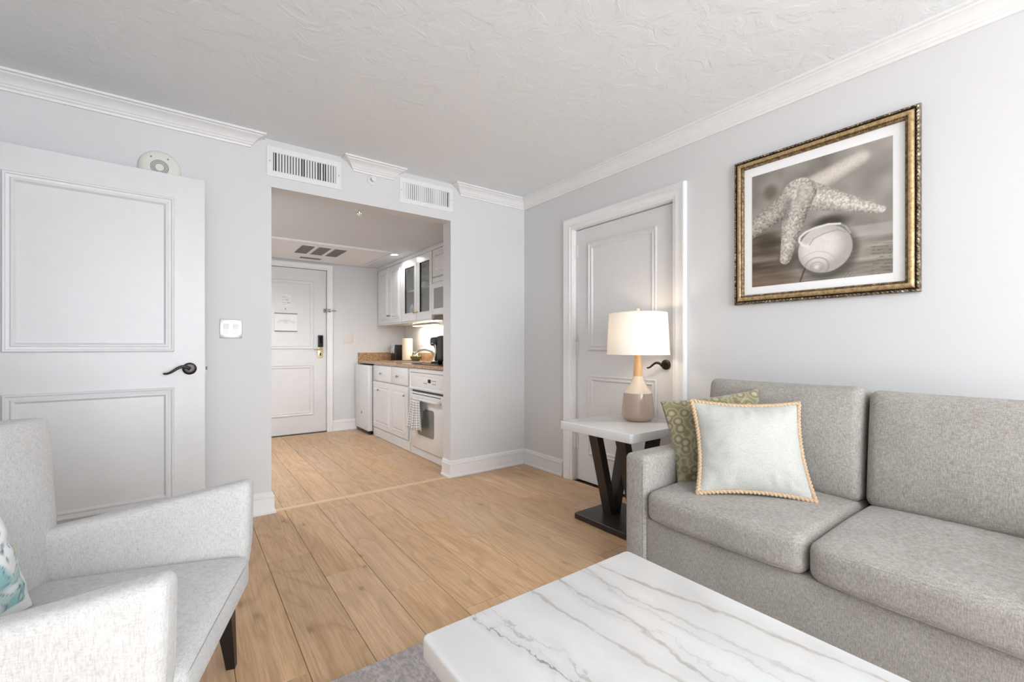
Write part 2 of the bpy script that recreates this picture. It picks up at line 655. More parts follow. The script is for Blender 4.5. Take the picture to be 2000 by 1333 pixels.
def glass_mat(name, tint=(1, 1, 1, 1), refl=0.10, haze=0.0):
    m = bpy.data.materials.new(name)
    m.use_nodes = True
    nt = m.node_tree
    nt.nodes.clear()
    o = nt.nodes.new('ShaderNodeOutputMaterial')
    tr = nt.nodes.new('ShaderNodeBsdfTransparent')
    tr.inputs['Color'].default_value = tint
    gl = nt.nodes.new('ShaderNodeBsdfGlossy')
    gl.inputs['Roughness'].default_value = 0.03
    fr = nt.nodes.new('ShaderNodeLayerWeight')
    f5 = math_node(nt, 'POWER', fr.outputs['Facing'], 4.0)
    mx = nt.nodes.new('ShaderNodeMixShader')
    k = math_node(nt, 'MULTIPLY_ADD', f5, 0.85, 0.04 + refl)
    nt.links.new(k, mx.inputs[0])
    nt.links.new(tr.outputs[0], mx.inputs[1])
    nt.links.new(gl.outputs[0], mx.inputs[2])
    nt.links.new(mx.outputs[0], o.inputs['Surface'])
    return m
M_PANE = glass_mat('cabinet_glass', (0.9, 0.92, 0.91, 1), 0.06)
M_WINGLASS = glass_mat('window_glass', (1, 1, 1, 1), 0.0)

def granite_mat():
    m, nt, p = new_mat('brown_speckled_granite')
    v = objcoord(nt)
    n1 = noise(nt, v, 70.0, 4.0, 0.7)
    vo = nt.nodes.new('ShaderNodeTexVoronoi')
    vo.inputs['Scale'].default_value = 120.0
    L(nt, v, vo.inputs['Vector'])
    f = math_node(nt, 'ADD', math_node(nt, 'MULTIPLY', n1.outputs['Fac'], 0.7), math_node(nt, 'MULTIPLY', vo.outputs['Distance'], 0.35))
    c = ramp(nt, f, [(0.32, srgb(70, 50, 38)), (0.45, srgb(146, 112, 84)), (0.58, srgb(190, 156, 118)), (0.72, srgb(224, 198, 160))])
    L(nt, c, p.inputs['Base Color'])
    p.inputs['Roughness'].default_value = 0.15
    return m
M_GRANITE = granite_mat()

def marble_mat(name, veins, clouds=0.5, rough=0.16, base=(0.80, 0.80, 0.795, 1)):
    """white quartz; veins: (x at y=0, slope, wobble, half-width, strength, tone) running along local y"""
    m, nt, p = new_mat(name)
    t = nt.nodes.new('ShaderNodeTexCoord')
    s = nt.nodes.new('ShaderNodeSeparateXYZ')
    L(nt, t.outputs['Object'], s.inputs[0])
    cl = noise(nt, objcoord(nt, (5, 2.2, 5)), 1.0, 5.0, 0.6, 0.4)
    col = ramp(nt, cl.outputs['Fac'], [(0.30, tuple(c * (1 - 0.16 * clouds) for c in base[:3]) + (1,)), (0.62, base)])
    for i, (x0, sl, wob, hw, st, tone) in enumerate(veins):
        mp = nt.nodes.new('ShaderNodeMapping')
        mp.inputs['Location'].default_value = (i * 7.3, i * 3.1, 0)
        mp.inputs['Scale'].default_value = (2.0, 1.0, 1.0)
        L(nt, t.outputs['Object'], mp.inputs['Vector'])
        w1 = noise(nt, mp.outputs[0], 5.0, 2.0, 0.5)
        w2 = noise(nt, mp.outputs[0], 42.0, 3.0, 0.6)
        d = math_node(nt, 'SUBTRACT', s.outputs['X'], x0)
        d = math_node(nt, 'SUBTRACT', d, math_node(nt, 'MULTIPLY', s.outputs['Y'], sl))
        d = math_node(nt, 'ADD', d, math_node(nt, 'MULTIPLY', math_node(nt, 'SUBTRACT', w1.outputs['Fac'], 0.5), wob))
        d = math_node(nt, 'ADD', d, math_node(nt, 'MULTIPLY', math_node(nt, 'SUBTRACT', w2.outputs['Fac'], 0.5), wob * 0.24))
        d = math_node(nt, 'ABSOLUTE', d)
        w3 = noise(nt, mp.outputs[0], 9.0, 2.0, 0.6)
        k = math_node(nt, 'DIVIDE', d, math_node(nt, 'MULTIPLY', w3.outputs['Fac'], hw * 2.0))
        core = ramp(nt, k, [(0.25, (1, 1, 1)), (1.0, (0, 0, 0))])
        halo = ramp(nt, math_node(nt, 'DIVIDE', k, 7.0), [(0.0, (1, 1, 1)), (1.0, (0, 0, 0))])
        breakup = ramp(nt, w3.outputs['Fac'], [(0.33, (0.25, 0.25, 0.25)), (0.55, (1, 1, 1))])
        a = math_node(nt, 'MULTIPLY', math_node(nt, 'MULTIPLY', core, breakup), st)
        col = mixc(nt, math_node(nt, 'MULTIPLY', halo, st * 0.22), col, tone)
        col = mixc(nt, a, col, tone)
    L(nt, col, p.inputs['Base Color'])
    p.inputs['Roughness'].default_value = rough
    p.inputs['Specular IOR Level'].default_value = 0.45
    return m

G1, G2 = srgb(136, 130, 122), srgb(164, 157, 147)
M_MARBLE = marble_mat('white_quartz_with_veins', [
    (-0.125, -0.115, 0.15, 0.0036, 0.80, G1),
    (-0.075, -0.17, 0.12, 0.0040, 0.50, G2),
    (0.022, -0.110, 0.07, 0.0070, 0.55, G2),
    (0.062, -0.015, 0.09, 0.0060, 0.50, G1),
    (0.160, -0.06, 0.10, 0.0042, 0.32, G2),
    (0.195, -0.085, 0.08, 0.0062, 0.50, G2),
    (0.298, -0.150, 0.08, 0.0085, 0.60, srgb(162, 150, 134)),
    (-0.240, 0.10, 0.16, 0.0030, 0.25, G2),
    (0.110, -0.12, 0.12, 0.0034, 0.30, G2),
], 0.7)
M_MARBLE2 = marble_mat('white_quartz_faint_veins', [
    (-0.14, 0.5, 0.12, 0.003, 0.22, G2), (0.05, 0.42, 0.12, 0.003, 0.28, G2), (0.18, 0.55, 0.10, 0.003, 0.2, G2)],
    0.45, 0.12)

def attr_mat(name, rough=0.7, weave=True):
    """colour painted per vertex: flat print on paper or cloth"""
    m, nt, p = new_mat(name)
    a = nt.nodes.new('ShaderNodeAttribute')
    a.attribute_name = 'print'
    L(nt, a.outputs['Color'], p.inputs['Base Color'])
    p.inputs['Roughness'].default_value = rough
    p.inputs['Specular IOR Level'].default_value = 0.25
    if weave:
        n = noise(nt, objcoord(nt, (400, 400, 400)), 1.0, 2.0)
        bump(nt, p, n.outputs['Fac'], 0.12, 0.001)
    return m

# added fill lamp, unseen behind the camera: opal drum on a short stem
def added_fill_lamp(x, y):
    r = thing('added_fill_lamp', 'round opal glass ceiling lamp, added out of view to brighten the room', 'lamp', (x, y, ZC))
    bm = B(); lathe(bm, [(0.07, 0.0), (0.07, -0.015), (0.05, -0.025), (0.012, -0.03)], (x, y, ZC), 24); obj('canopy', bm, M_STEEL, r, smooth=True, angle=40)
    bm = B(); lathe(bm, [(0.010, -0.028), (0.010, -0.22)], (x, y, ZC), 12); obj('stem', bm, M_STEEL, r)
    bm = B(); lathe(bm, [(0.03, -0.20), (0.20, -0.21), (0.215, -0.24), (0.21, -0.32), (0.18, -0.36), (0.001, -0.38)], (x, y, ZC), 32)
    obj('opal_drum', bm, emit('fill_lamp_glow', (0.92, 0.965, 1.0, 1), 40.0), r, smooth=True)
added_fill_lamp(0.85, -1.75)

# ------------------------------------------------------------------ floor: slab and single planks
bm = B()
box(bm, XL - WT, KXR + WT + 0.1, YB - WT, YE + WT, -0.08, -0.012)
floor = struct('floor', bm, M_GAP, 'pale oak plank floor of the living room and kitchen', 'floor')
PW, PLN, G = 0.198, 1.22, 0.0016
plank_cache = {}
def plank_mesh(w, l):
    k = (round(w, 4), round(l, 4))
    if k not in plank_cache:
        t = B()
        x0, x1, y0, y1 = -w / 2, w / 2, -l / 2, l / 2
        e = 0.0012
        lo = [t.verts.new((x, y, -0.012)) for x, y in ((x0, y0), (x1, y0), (x1, y1), (x0, y1))]
        mi = [t.verts.new((x, y, -e)) for x, y in ((x0, y0), (x1, y0), (x1, y1), (x0, y1))]
        hi = [t.verts.new((x, y, 0.0)) for x, y in ((x0 + e, y0 + e), (x1 - e, y0 + e), (x1 - e, y1 - e), (x0 + e, y1 - e))]
        quad(t, hi)
        for a, b in ((lo, mi), (mi, hi)):
            for i in range(4):
                quad(t, [a[i], a[(i + 1) % 4], b[(i + 1) % 4], b[i]])
        me = bpy.data.meshes.new('plank')
        t.to_mesh(me)
        t.free()
        me.materials.append(M_PLANK)
        plank_cache[k] = me
    return plank_cache[k]

def lay_planks(x0, x1, y0, y1):
    k0 = math.floor((x0 - 0.134) / PW)
    k = k0
    while 0.134 + PW * k < x1 - 1e-4:
        a, b = max(x0, 0.134 + PW * k), min(x1, 0.134 + PW * (k + 1))
        if b - a > 0.01:
            joint = 1.583 - 0.305 * k
            joint -= math.ceil((joint - y0) / PLN) * PLN      # first joint at or before y0
            while joint < y1 - 1e-4:
                p, q = max(y0, joint), min(y1, joint + PLN)
                if q - p > 0.02:
                    o = bpy.data.objects.new('plank', plank_mesh(b - a - G, q - p - G))
                    COL.objects.link(o)
                    o.parent = floor
                    o.location = ((a + b) / 2, (p + q) / 2, 0)
                joint += PLN
        k += 1
lay_planks(XL - 0.0, XR, YB, YF + 0.015)
lay_planks(KXL, KXR, YF + 0.025, YE)
bm = B()
bbox(bm, OX0 + 0.002, OX1 - 0.002, YF - 0.004, YF + 0.040, -0.012, 0.004, 0.002, 1)
struct('trim_1', bm, M_STRIP, 'narrow pale wood threshold strip between living room and kitchen floor', 'threshold')

# ------------------------------------------------------------------ walls and ceilings
bm = B()
box(bm, XL - WT, XR + WT, YB - WT, YK, ZC, ZC + 0.1)
struct('ceiling', bm, M_CEIL, 'white hand-trowelled plaster ceiling of the living room', 'ceiling')
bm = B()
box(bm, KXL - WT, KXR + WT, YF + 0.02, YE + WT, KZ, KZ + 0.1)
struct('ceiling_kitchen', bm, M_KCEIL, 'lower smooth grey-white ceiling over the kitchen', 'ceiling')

bm = B()
holed(bm, faceY(YF), [XL - WT, OX0, OX1, XR + WT], [-0.08, OZ, ZC], {(1, 0)}, -WT, 0.0)
struct('wall_far', bm, M_WALL, 'pale grey wall with the wide kitchen opening and the air vents', 'wall')

DY0, DY1, DZ = 1.691, 2.604, 2.02      # door in the right wall
bm = B()
holed(bm, faceX(XR), [YB - WT, DY0 - 0.012, DY1 + 0.012, YF], [-0.08, DZ + 0.012, ZC], {(1, 0)}, -WT, 0.0)
struct('wall_right', bm, M_WALL, 'pale grey wall behind the sofa with the framed picture and a door', 'wall')

LY0, LY1 = 2.13, 3.045                 # doorway in the left wall
bm = B()
holed(bm, faceXp(XL), [YB - WT, LY0, LY1, YF], [-0.08, DZ + 0.012, ZC], {(1, 0)}, -WT, 0.0)
struct('wall_left', bm, M_WALL, 'pale grey wall beside the armchair with the open doorway', 'wall')

bm = B()
holed(bm, lambda a, b, c: (a, YB + c, b), [XL, WX0, WX1, XR], [-0.08, WZ0, WZ1, ZC], {(1, 1)}, -WT, 0.0)
struct('wall_back', bm, M_WALL, 'pale grey wall around the big window opposite the kitchen opening', 'wall')

bm = B()
EX0, EX1, EZ = 0.535, 1.457, 2.045     # entry door
holed(bm, faceY(YE), [KXL - WT, EX0 - 0.01, EX1 + 0.01, KXR + WT], [-0.08, EZ + 0.01, KZ], {(1, 0)}, -WT, 0.0)
struct('wall_kitchen_far', bm, M_KWALL, 'off-white kitchen wall holding the entry door', 'wall')
bm = B()
box(bm, KXR, KXR + WT, YK, YE, -0.08, KZ)
struct('wall_kitchen_right', bm, M_KWALL, 'off-white wall behind the kitchen counter and cabinets', 'wall')
bm = B()
box(bm, KXL - WT, KXL, YK, YE, -0.08, KZ)
struct('wall_kitchen_left', bm, M_KWALL, 'off-white kitchen wall facing the counter', 'wall')
# the room beyond the open doorway: a plain bedroom shell
bm = B()
BX = XL - WT
for q in ((BX - 1.6, BX - 1.5, 1.0, 4.2, -0.08, ZC), (BX - 1.5, BX, 4.1, 4.2, -0.08, ZC), (BX - 1.5, BX, 1.0, 1.1, -0.08, ZC),
          (BX - 1.5, BX, 1.1, 4.1, ZC, ZC + 0.1), (BX - 1.5, BX, 1.1, 4.1, -0.08, -0.002), (BX - 0.1, BX, YF, 4.1, -0.08, ZC)):
    box(bm, *q)
o = struct('wall_bedroom', bm, M_WALL, 'plain pale shell of the room beyond the open doorway', 'wall')
bm = B()
for q in ((XR + 0.10, XR + WT + 0.02, DY0 - 0.05, DY1 + 0.05, -0.08, DZ + 0.06),):
    box(bm, *q)
struct('wall_closet', bm, M_WALL, 'closed space behind the panelled door in the sofa wall', 'wall')
bm = B()
box(bm, EX0 - 0.05, EX1 + 0.05, YE + 0.10, YE + WT + 0.02, -0.08, EZ + 0.05)
struct('wall_corridor', bm, M_KWALL, 'closed corridor side behind the entry door', 'wall')

# window behind the camera
win = struct_root('window_1', 'large white-framed sliding window opposite the kitchen opening', 'window', ((WX0 + WX1) / 2, YB, 0))
MB_ = lambda a, b, c: (a, YB + c, b)
bm = B()
holed(bm, MB_, [WX0, WX0 + 0.05, (WX0 + WX1) / 2 - 0.03, (WX0 + WX1) / 2 + 0.03, WX1 - 0.05, WX1],
      [WZ0, WZ0 + 0.06, WZ1 - 0.05, WZ1], {(1, 1), (3, 1)}, -0.09, -0.03)
obj('window_frame', bm, M_TRIM, win)
for a0, a1 in ((WX0 + 0.05, (WX0 + WX1) / 2 - 0.03), ((WX0 + WX1) / 2 + 0.03, WX1 - 0.05)):
    bm = B()
    mbox(bm, MB_, a0, a1, WZ0 + 0.06, WZ1 - 0.05, -0.064, -0.058)
    obj('pane', bm, M_WINGLASS, win)

# ------------------------------------------------------------------ mouldings
CP = 0.088                                  # crown projection
CROWN = [(0.0, ZC - 0.082), (0.010, ZC - 0.082), (0.012, ZC - 0.070), (0.020, ZC - 0.066), (0.024, ZC - 0.058),
         (0.030, ZC - 0.054), (0.034, ZC - 0.046), (0.044, ZC - 0.034), (0.058, ZC - 0.024), (0.070, ZC - 0.019),
         (0.074, ZC - 0.013), (CP, ZC - 0.011), (CP, ZC), (0.0, ZC)]
def crown(name, path, label):
    bm = B()
    run_sweep(bm, path, CROWN, side=-1)
    return struct(name, bm, M_TRIM, label, 'crown moulding', smooth=True, angle=25)
e = 0.0005
crown('trim_2', [(XL, YF - e), (0.328, YF - e), (0.328, YF + 0.0)], 'white crown moulding above the open door and round alarm')
crown('trim_3', [(0.985, YF + 0.0), (0.985, YF - e), (1.265, YF - e), (1.265, YF + 0.0)], 'short white crown moulding piece between the two air vents')
crown('trim_4', [(1.865, YF + 0.0), (1.865, YF - e), (XR - e, YF - e), (XR - e, YB), (XL, YB), (XL, YF)],
      'white crown moulding from the corner along the picture wall')

BH = 0.138
BASE = [(0.0, 0.001), (0.026, 0.001), (0.026, 0.012), (0.018, 0.022), (0.016, 0.036), (0.014, 0.100), (0.017, 0.104), (0.017, 0.112),
        (0.012, 0.117), (0.012, 0.126), (0.007, 0.134), (0.0, BH)]
def base(name, path, label, side=-1):
    bm = B()
    run_sweep(bm, path, BASE, side=side)
    return struct(name, bm, M_TRIM, label, 'baseboard', smooth=True, angle=30)
base('baseboard_far_left', [(XL, YF), (OX0, YF), (OX0, YK)], 'white baseboard left of the kitchen opening')
base('baseboard_far_right', [(OX1, YK), (OX1, YF), (XR, YF), (XR, DY1 + 0.118)], 'tall white baseboard wrapping the corner beside the kitchen opening')
base('baseboard_right', [(XR, DY0 - 0.118 + 0.05), (XR, YB), (XL, YB), (XL, LY0 - 0.09)], 'white baseboard behind the sofa')
base('baseboard_kitchen', [(EX1 + 0.065, YE), (1.86, YE)], 'white baseboard between the entry door and the fridge')

# ------------------------------------------------------------------ doors
MOULD = [(0.0, 0.0), (0.0, 0.010), (0.005, 0.014), (0.011, 0.013), (0.014, 0.008), (0.026, 0.006), (0.030, 0.010), (0.036, 0.010),
         (0.044, 0.003), (0.046, 0.0)]
CASE = [(0.0, 0.0), (0.0, 0.012), (0.016, 0.014), (0.022, 0.020), (0.034, 0.018), (0.058, 0.020), (0.070, 0.026), (0.082, 0.028), (0.090, 0.024),
        (0.092, 0.0)]
PANELS = ((0.23, 0.855), (1.05, 1.89))

def lever(parent, M, a, b, c, direction, mat, s=1.0):
    """lever handle: rosette, neck and a wavy lever"""
    bm = B()
    def ring(r, c0, c1, n=28):
        vs = []
        for rr, cc in ((r, c0), (r, c1 - 0.003), (r * 0.86, c1), (r * 0.55, c1 + 0.001)):
            vs.append([bm.verts.new(M(a + rr * math.cos(2 * PI * i / n), b + rr * math.sin(2 * PI * i / n), cc)) for i in range(n)])
        for p, q in zip(vs, vs[1:]):
            for i in range(n):
                quad(bm, [p[i], p[(i + 1) % n], q[(i + 1) % n], q[i]])
        quad(bm, vs[-1])
        quad(bm, vs[0])
    ring(0.033 * s, c, c + 0.012)
    bmesh.ops.recalc_face_normals(bm, faces=bm.faces)
    h = obj('lever_handle', bm, mat, parent, smooth=True, angle=40)
    bm = B()
    tube(bm, [M(a, b, c + 0.010), M(a, b, c + 0.030), M(a, b, c + 0.052)], [0.013, 0.010, 0.012], 14)
    obj('neck', bm, mat, h, smooth=True, angle=40)
    bm = B()
    pts, rad = [], []
    for i in range(17):
        f = i / 16
        pts.append(M(a + direction * (0.118 * f) * s, b + (0.014 * math.sin(f * PI * 1.75) - 0.012 * f * f) * s, c + 0.050 + 0.006 * math.sin(f * PI)))
        rad.append((0.0095 - 0.0045 * f) if i < 16 else 0.002)
    tube(bm, pts, rad, 10)
    obj('lever', bm, mat, h, smooth=True)
    return h

def door_leaf(root, M, a0, a1, z1, thick=0.042, stile=0.139, both=False):
    bm = B()
    mbox(bm, M, a0, a1, 0.008, z1, -thick, 0.0, 0.002, 1)
    obj('slab', bm, M_DOOR, root)
    for p0, p1 in PANELS:
        bm = B()
        rect_sweep(bm, M, a0 + stile, a1 - stile, p0, p1, MOULD)
        obj('panel_moulding', bm, M_DOOR, root, smooth=True, angle=22)

# door in the sofa wall
d1 = struct_root('door_1', 'closed white two-panel door behind the table lamp', 'door', (XR, (DY0 + DY1) / 2, 0))
MD = faceX(XR + 0.030)
door_leaf(d1, MD, DY0 + 0.002, DY1 - 0.002, DZ - 0.004)
bm = B()
holed(bm, faceX(XR), [DY0 - 0.012, DY0, DY1, DY1 + 0.012], [0.0, DZ, DZ + 0.012], {(1, 0)}, -0.10, 0.0)
obj('jamb', bm, M_TRIM, d1)
bm = B()
casing(bm, faceX(XR), DY0 - 0.005, DY1 + 0.005, DZ + 0.005, CASE)
obj('casing', bm, M_TRIM, d1, smooth=True, angle=25)
for z in (1.845, 1.065, 0.31):
    bm = B()
    tube(bm, [(XR + 0.012, DY1 - 0.002, z - 0.05), (XR + 0.012, DY1 - 0.002, z + 0.05)], 0.007, 12)
    mbox(bm, faceX(XR + 0.028), DY1 - 0.028, DY1 + 0.004, z - 0.05, z + 0.05, 0.0, 0.004)
    obj('hinge', bm, M_TRIM, d1, smooth=True, angle=40)
lever(d1, MD, 1.763, 0.958, 0.0, 1, M_BRONZE)

# open door against the far wall
d2 = struct_root('door_2', 'open white two-panel door standing along the wall behind the armchair', 'door', (-0.815, 3.028, 0), math.radians(2.4))
ML = lambda a, b, c: (a, -c, b)
_old = obj
def local_obj(name, bm, mat, parent=None, smooth=False, angle=None):
    return _old(name, bm, mat, parent, smooth, False, angle)
DW = 0.911
bm = B(); mbox(bm, ML, 0.0, DW, 0.008, DZ, -0.042, 0.0, 0.002, 1); local_obj('slab', bm, M_DOOR, d2)
for p0, p1 in PANELS:
    bm = B(); rect_sweep(bm, ML, 0.139, DW - 0.139, p0, p1, MOULD); local_obj('panel_moulding', bm, M_DOOR, d2, True, 22)
_tmp = obj
def obj(name, bm, mat, parent=None, smooth=False, world=True, angle=None):
    return _old(name, bm, mat, parent, smooth, False, angle)
lever(d2, ML, DW - 0.072, 0.955, 0.0, -1, M_BRONZE)
obj = _tmp
bm = B(); mbox(bm, ML, DW - 0.001, DW + 0.002, 0.90, 1.01, -0.034, -0.008); local_obj('latch_plate', bm, M_TRIM, d2)
bm = B(); mbox(bm, ML, DW + 0.001, DW + 0.011, 0.946, 0.964, -0.026, -0.016); local_obj('latch_bolt', bm, M_BRONZE, d2)
for z in (1.845, 1.065, 0.31):
    bm = B(); tube(bm, [(-0.004, -0.004, z - 0.05), (-0.004, -0.004, z + 0.05)], 0.007, 10); local_obj('hinge', bm, M_TRIM, d2, True, 40)
bm = B()
casing(bm, faceXp(XL), LY0 - 0.0, LY1 + 0.0, DZ + 0.012, CASE)
struct('trim_5', bm, M_TRIM, 'white casing round the open doorway', 'door casing', smooth=True, angle=25)

# entry door
d3 = struct_root('door_3', 'white entry door with keypad lock at the end of the kitchen', 'door', ((EX0 + EX1) / 2, YE, 0))
ME = faceY(YE + 0.030)
door_leaf(d3, ME, EX0 + 0.003, EX1 - 0.003, EZ - 0.004, stile=0.155)
bm = B()
holed(bm, faceY(YE), [EX0 - 0.01, EX0, EX1, EX1 + 0.01], [0.0, EZ, EZ + 0.01], {(1, 0)}, -0.10, 0.0)
obj('jamb', bm, M_TRIM, d3)
bm = B()
casing(bm, faceY(YE), EX0 - 0.004, EX1 + 0.004, EZ + 0.004, [(d * 0.68, h * 0.8) for d, h in CASE])
obj('casing', bm, M_TRIM, d3, smooth=True, angle=25)
bm = B()
mbox(bm, ME, 1.352, 1.412, 1.075, 1.222, 0.0, 0.030, 0.006, 2)
lk = obj('lock_reader', bm, M_BLACK, d3, smooth=True, angle=40)
bm = B(); mbox(bm, ME, 1.362, 1.402, 1.12, 1.20, 0.0295, 0.032, 0.001, 1); obj('reader_window', bm, M_BLACKGLASS, lk)
bm = B()
mbox(bm, ME, 1.350, 1.412, 0.935, 1.073, 0.0, 0.008, 0.003, 2)
es = obj('escutcheon_plate', bm, M_BRASSP, d3, smooth=True, angle=40)
bm = B(); mbox(bm, ME, 1.374, 1.390, 0.965, 1.000, 0.0075, 0.010, 0.001, 1); obj('keyhole', bm, M_BLACK, es)
bm = B()
tube(bm, [ME(1.392, 1.045, 0.006), ME(1.392, 1.045, 0.045), ME(1.375, 1.045, 0.052), ME(1.30, 1.043, 0.052)], [0.011, 0.010, 0.010, 0.008], 10)
obj('lever', bm, M_BRASS, es, smooth=True, angle=40)
bm = B()
mbox(bm, ME, 1.418, 1.452, 1.512, 1.560, 0.0, 0.012, 0.002, 1)
sw = obj('swing_bar_lock', bm, M_CHROME, d3)
bm = B()
tube(bm, [ME(1.440, 1.538, 0.012), ME(1.462, 1.540, 0.050), ME(1.500, 1.538, 0.060), ME(1.558, 1.534, 0.052)], [0.009, 0.011, 0.010, 0.008], 10)
obj('swing_bar', bm, M_CHROME, sw, smooth=True)
bm = B(); mbox(bm, faceY(YE), 1.463, 1.492, 1.516, 1.556, 0.016, 0.030, 0.002, 1); obj('keeper_plate', bm, M_CHROME, sw)
bm = B(); lathe(bm, [(0.007, 0.0), (0.007, 0.004), (0.004, 0.005)], ME(0.985, 1.535, 0.0), 12, 'y'); 
obj('peephole', bm, M_BLACK, d3)

# printed notice and framed evacuation plan on the entry door
ns = thing('door_notice', 'small white printed notice above the framed plan on the entry door', 'notice', ME(0.985, 1.56, 0))
bm = B(); mbox(bm, ME, 0.925, 1.050, 1.56, 1.715, 0.0005, 0.003); obj('sheet', bm, M_PAPER, ns)
for i, (a0, a1, z0, z1) in enumerate(((0.945, 0.985, 1.682, 1.688), (0.945, 1.03, 1.668, 1.672), (0.985, 1.02, 1.640, 1.652), (0.945, 0.975, 1.642, 1.648),
                                      (1.000, 1.034, 1.606, 1.619), (0.945, 0.985, 1.610, 1.616), (0.945, 0.990, 1.590, 1.595))):
    bm = B(); mbox(bm, ME, a0, a1, z0, z1, 0.0031, 0.0036); obj('print_block', bm, M_PRINTINK, ns)
fp = thing('evacuation_plan', 'framed white floor plan with thin grey drawing on the entry door', 'sign', ME(0.99, 1.262, 0))
bm = B(); mbox(bm, ME, 0.868, 1.113, 1.268, 1.478, 0.0005, 0.012); obj('plan_sheet', bm, M_PAPER, fp)
for z0, z1 in ((1.474, 1.484), (1.262, 1.271)):
    bm = B(); mbox(bm, ME, 0.866, 1.115, z0, z1, 0.0005, 0.016, 0.001, 1); obj('frame_rail', bm, M_RAIL, fp)
for i in range(3):
    bm = B()
    pts = [ME(0.895 + 0.19 * f / 14 if i < 2 else 0.96 + 0.05 * f / 14,
              1.375 + (0.030 * math.sin(f / 14 * PI) - 0.012 * i if i < 2 else 0.018 * math.sin(f * 0.9)) + 0.004 * math.sin(f * 2.1 + i), 0.0125) for f in range(15)]
    tube(bm, pts, 0.0016, 5); obj('plan_line', bm, M_PRINTINK, fp)

# ------------------------------------------------------------------ wall and ceiling fittings
MF = faceY(YF)
def vent(x0, x1, label, open_at, tilt, lw=0.0120):
    r = thing('air_vent', label, 'vent', MF((x0 + x1) / 2, 2.185, 0))
    z0, z1 = 2.185, 2.378
    bm = B()
    mg = 0.036
    holed(bm, MF, [x0, x0 + mg, x1 - mg, x1], [z0, z0 + mg, z1 - mg, z1], {(1, 1)}, 0.0, 0.006)
    obj('frame', bm, M_VENT, r)
    bm = B()
    rect_sweep(bm, MF, x0 + mg, x1 - mg, z0 + mg, z1 - mg, [(-0.004, 0.005), (-0.003, 0.009), (0.0, 0.009), (0.002, 0.0), (-0.004, 0.0)])
    obj('frame_lip', bm, M_VENT, r)
    bm = B(); mbox(bm, MF, x0 + mg, x1 - mg, z0 + mg, z1 - mg, 0.0003, 0.0010); obj('duct_opening', bm, M_DARK, r)
    n = 23
    for i in range(n):
        a = x0 + mg + (x1 - x0 - 2 * mg) * (i + 0.5) / n
        w = lw if i not in open_at else 0.0050
        ang = tilt(i / n)
        bm = B()
        t = bmesh.new()
        box(t, -w / 2, w / 2, -0.0007, 0.0007, z0 + mg, z1 - mg)
        merge(bm, t, Matrix.Translation((a, YF - 0.0060, 0)) @ Matrix.Rotation(ang, 4, 'Z'))
        obj('louvre', bm, M_VENT, r)
    for a in (x0 + 0.017, x1 - 0.017):
        bm = B(); lathe(bm, [(0.005, 0.0), (0.005, -0.0015), (0.003, -0.0025)], MF(a, (z0 + z1) / 2, 0.006), 10, 'y'); obj('screw', bm, M_STEEL, r)
    return r
vent(0.428, 0.892, 'white louvred air vent with dark open slats, beside the long crown moulding', {0, 10, 16, 18}, lambda f: -0.42)
vent(1.324, 1.784, 'white louvred air vent with mostly closed slats, near the corner crown moulding', {22}, lambda f: 0.10 + 0.25 * abs(math.sin(f * 9)), 0.0160)

def sprinkler(loc, down, label):
    r = thing('sprinkler_head', label, 'sprinkler', loc)
    ax, sg = ('z', -1) if down else ('y', -1)
    bm = B(); lathe(bm, [(0.036, 0.0), (0.036, sg * 0.003), (0.030, sg * 0.010), (0.014, sg * 0.012)], loc, 24, ax); obj('escutcheon', bm, M_VENT, r, smooth=True, angle=40)
    bm = B(); lathe(bm, [(0.010, sg * 0.010), (0.010, sg * 0.026), (0.006, sg * 0.032), (0.005, sg * 0.044)], loc, 14, ax); obj('nozzle', bm, M_CHROME, r, smooth=True, angle=40)
    bm = B(); lathe(bm, [(0.017, sg * 0.044), (0.017, sg * 0.047), (0.004, sg * 0.049)], loc, 16, ax); obj('deflector', bm, M_VENT, r, smooth=True, angle=40)
    for s in (-1, 1):
        bm = B()
        P = [(0.010 * s, 0, sg * 0.024), (0.015 * s, 0, sg * 0.032), (0.005 * s, 0, sg * 0.045)]
        if not down:
            P = [(x, z, y) for x, y, z in P]
        tube(bm, [(loc[0] + p[0], loc[1] + p[1], loc[2] + p[2]) for p in P], 0.0022, 6); obj('yoke_arm', bm, M_CHROME, r)
    return r
sprinkler((1.111, YF, 2.300), False, 'white sidewall sprinkler head below the short crown moulding piece')
sprinkler((1.085, 3.46, KZ), True, 'white pendent sprinkler head under the kitchen ceiling')

al = thing('smoke_alarm', 'round ivory alarm with grille rings above the open door', 'alarm', (-0.113, YF, 2.096))
bm = B(); lathe(bm, [(0.098, 0.0), (0.098, -0.010), (0.090, -0.022), (0.070, -0.028), (0.045, -0.030), (0.0005, -0.030)], (-0.113, YF, 2.096), 48, 'y', cap1=False)
obj('housing', bm, M_ALARM, al, smooth=True, angle=40)
for rr in (0.022, 0.028, 0.034, 0.040):
    bm = B()
    pts = [(-0.113 + rr * math.cos(2 * PI * i / 36), YF - 0.0300, 2.096 + rr * math.sin(2 * PI * i / 36)) for i in range(36)]
    tube(bm, pts, 0.0016, 6, closed=True); obj('grille_ring', bm, M_SLOT, al)
for s in (-1, 1):
    bm = B(); lathe(bm, [(0.004, 0.0), (0.004, -0.002)], (-0.113 + s * 0.038, YF - 0.0288, 2.150), 10, 'y'); obj('screw', bm, M_SLOT, al)

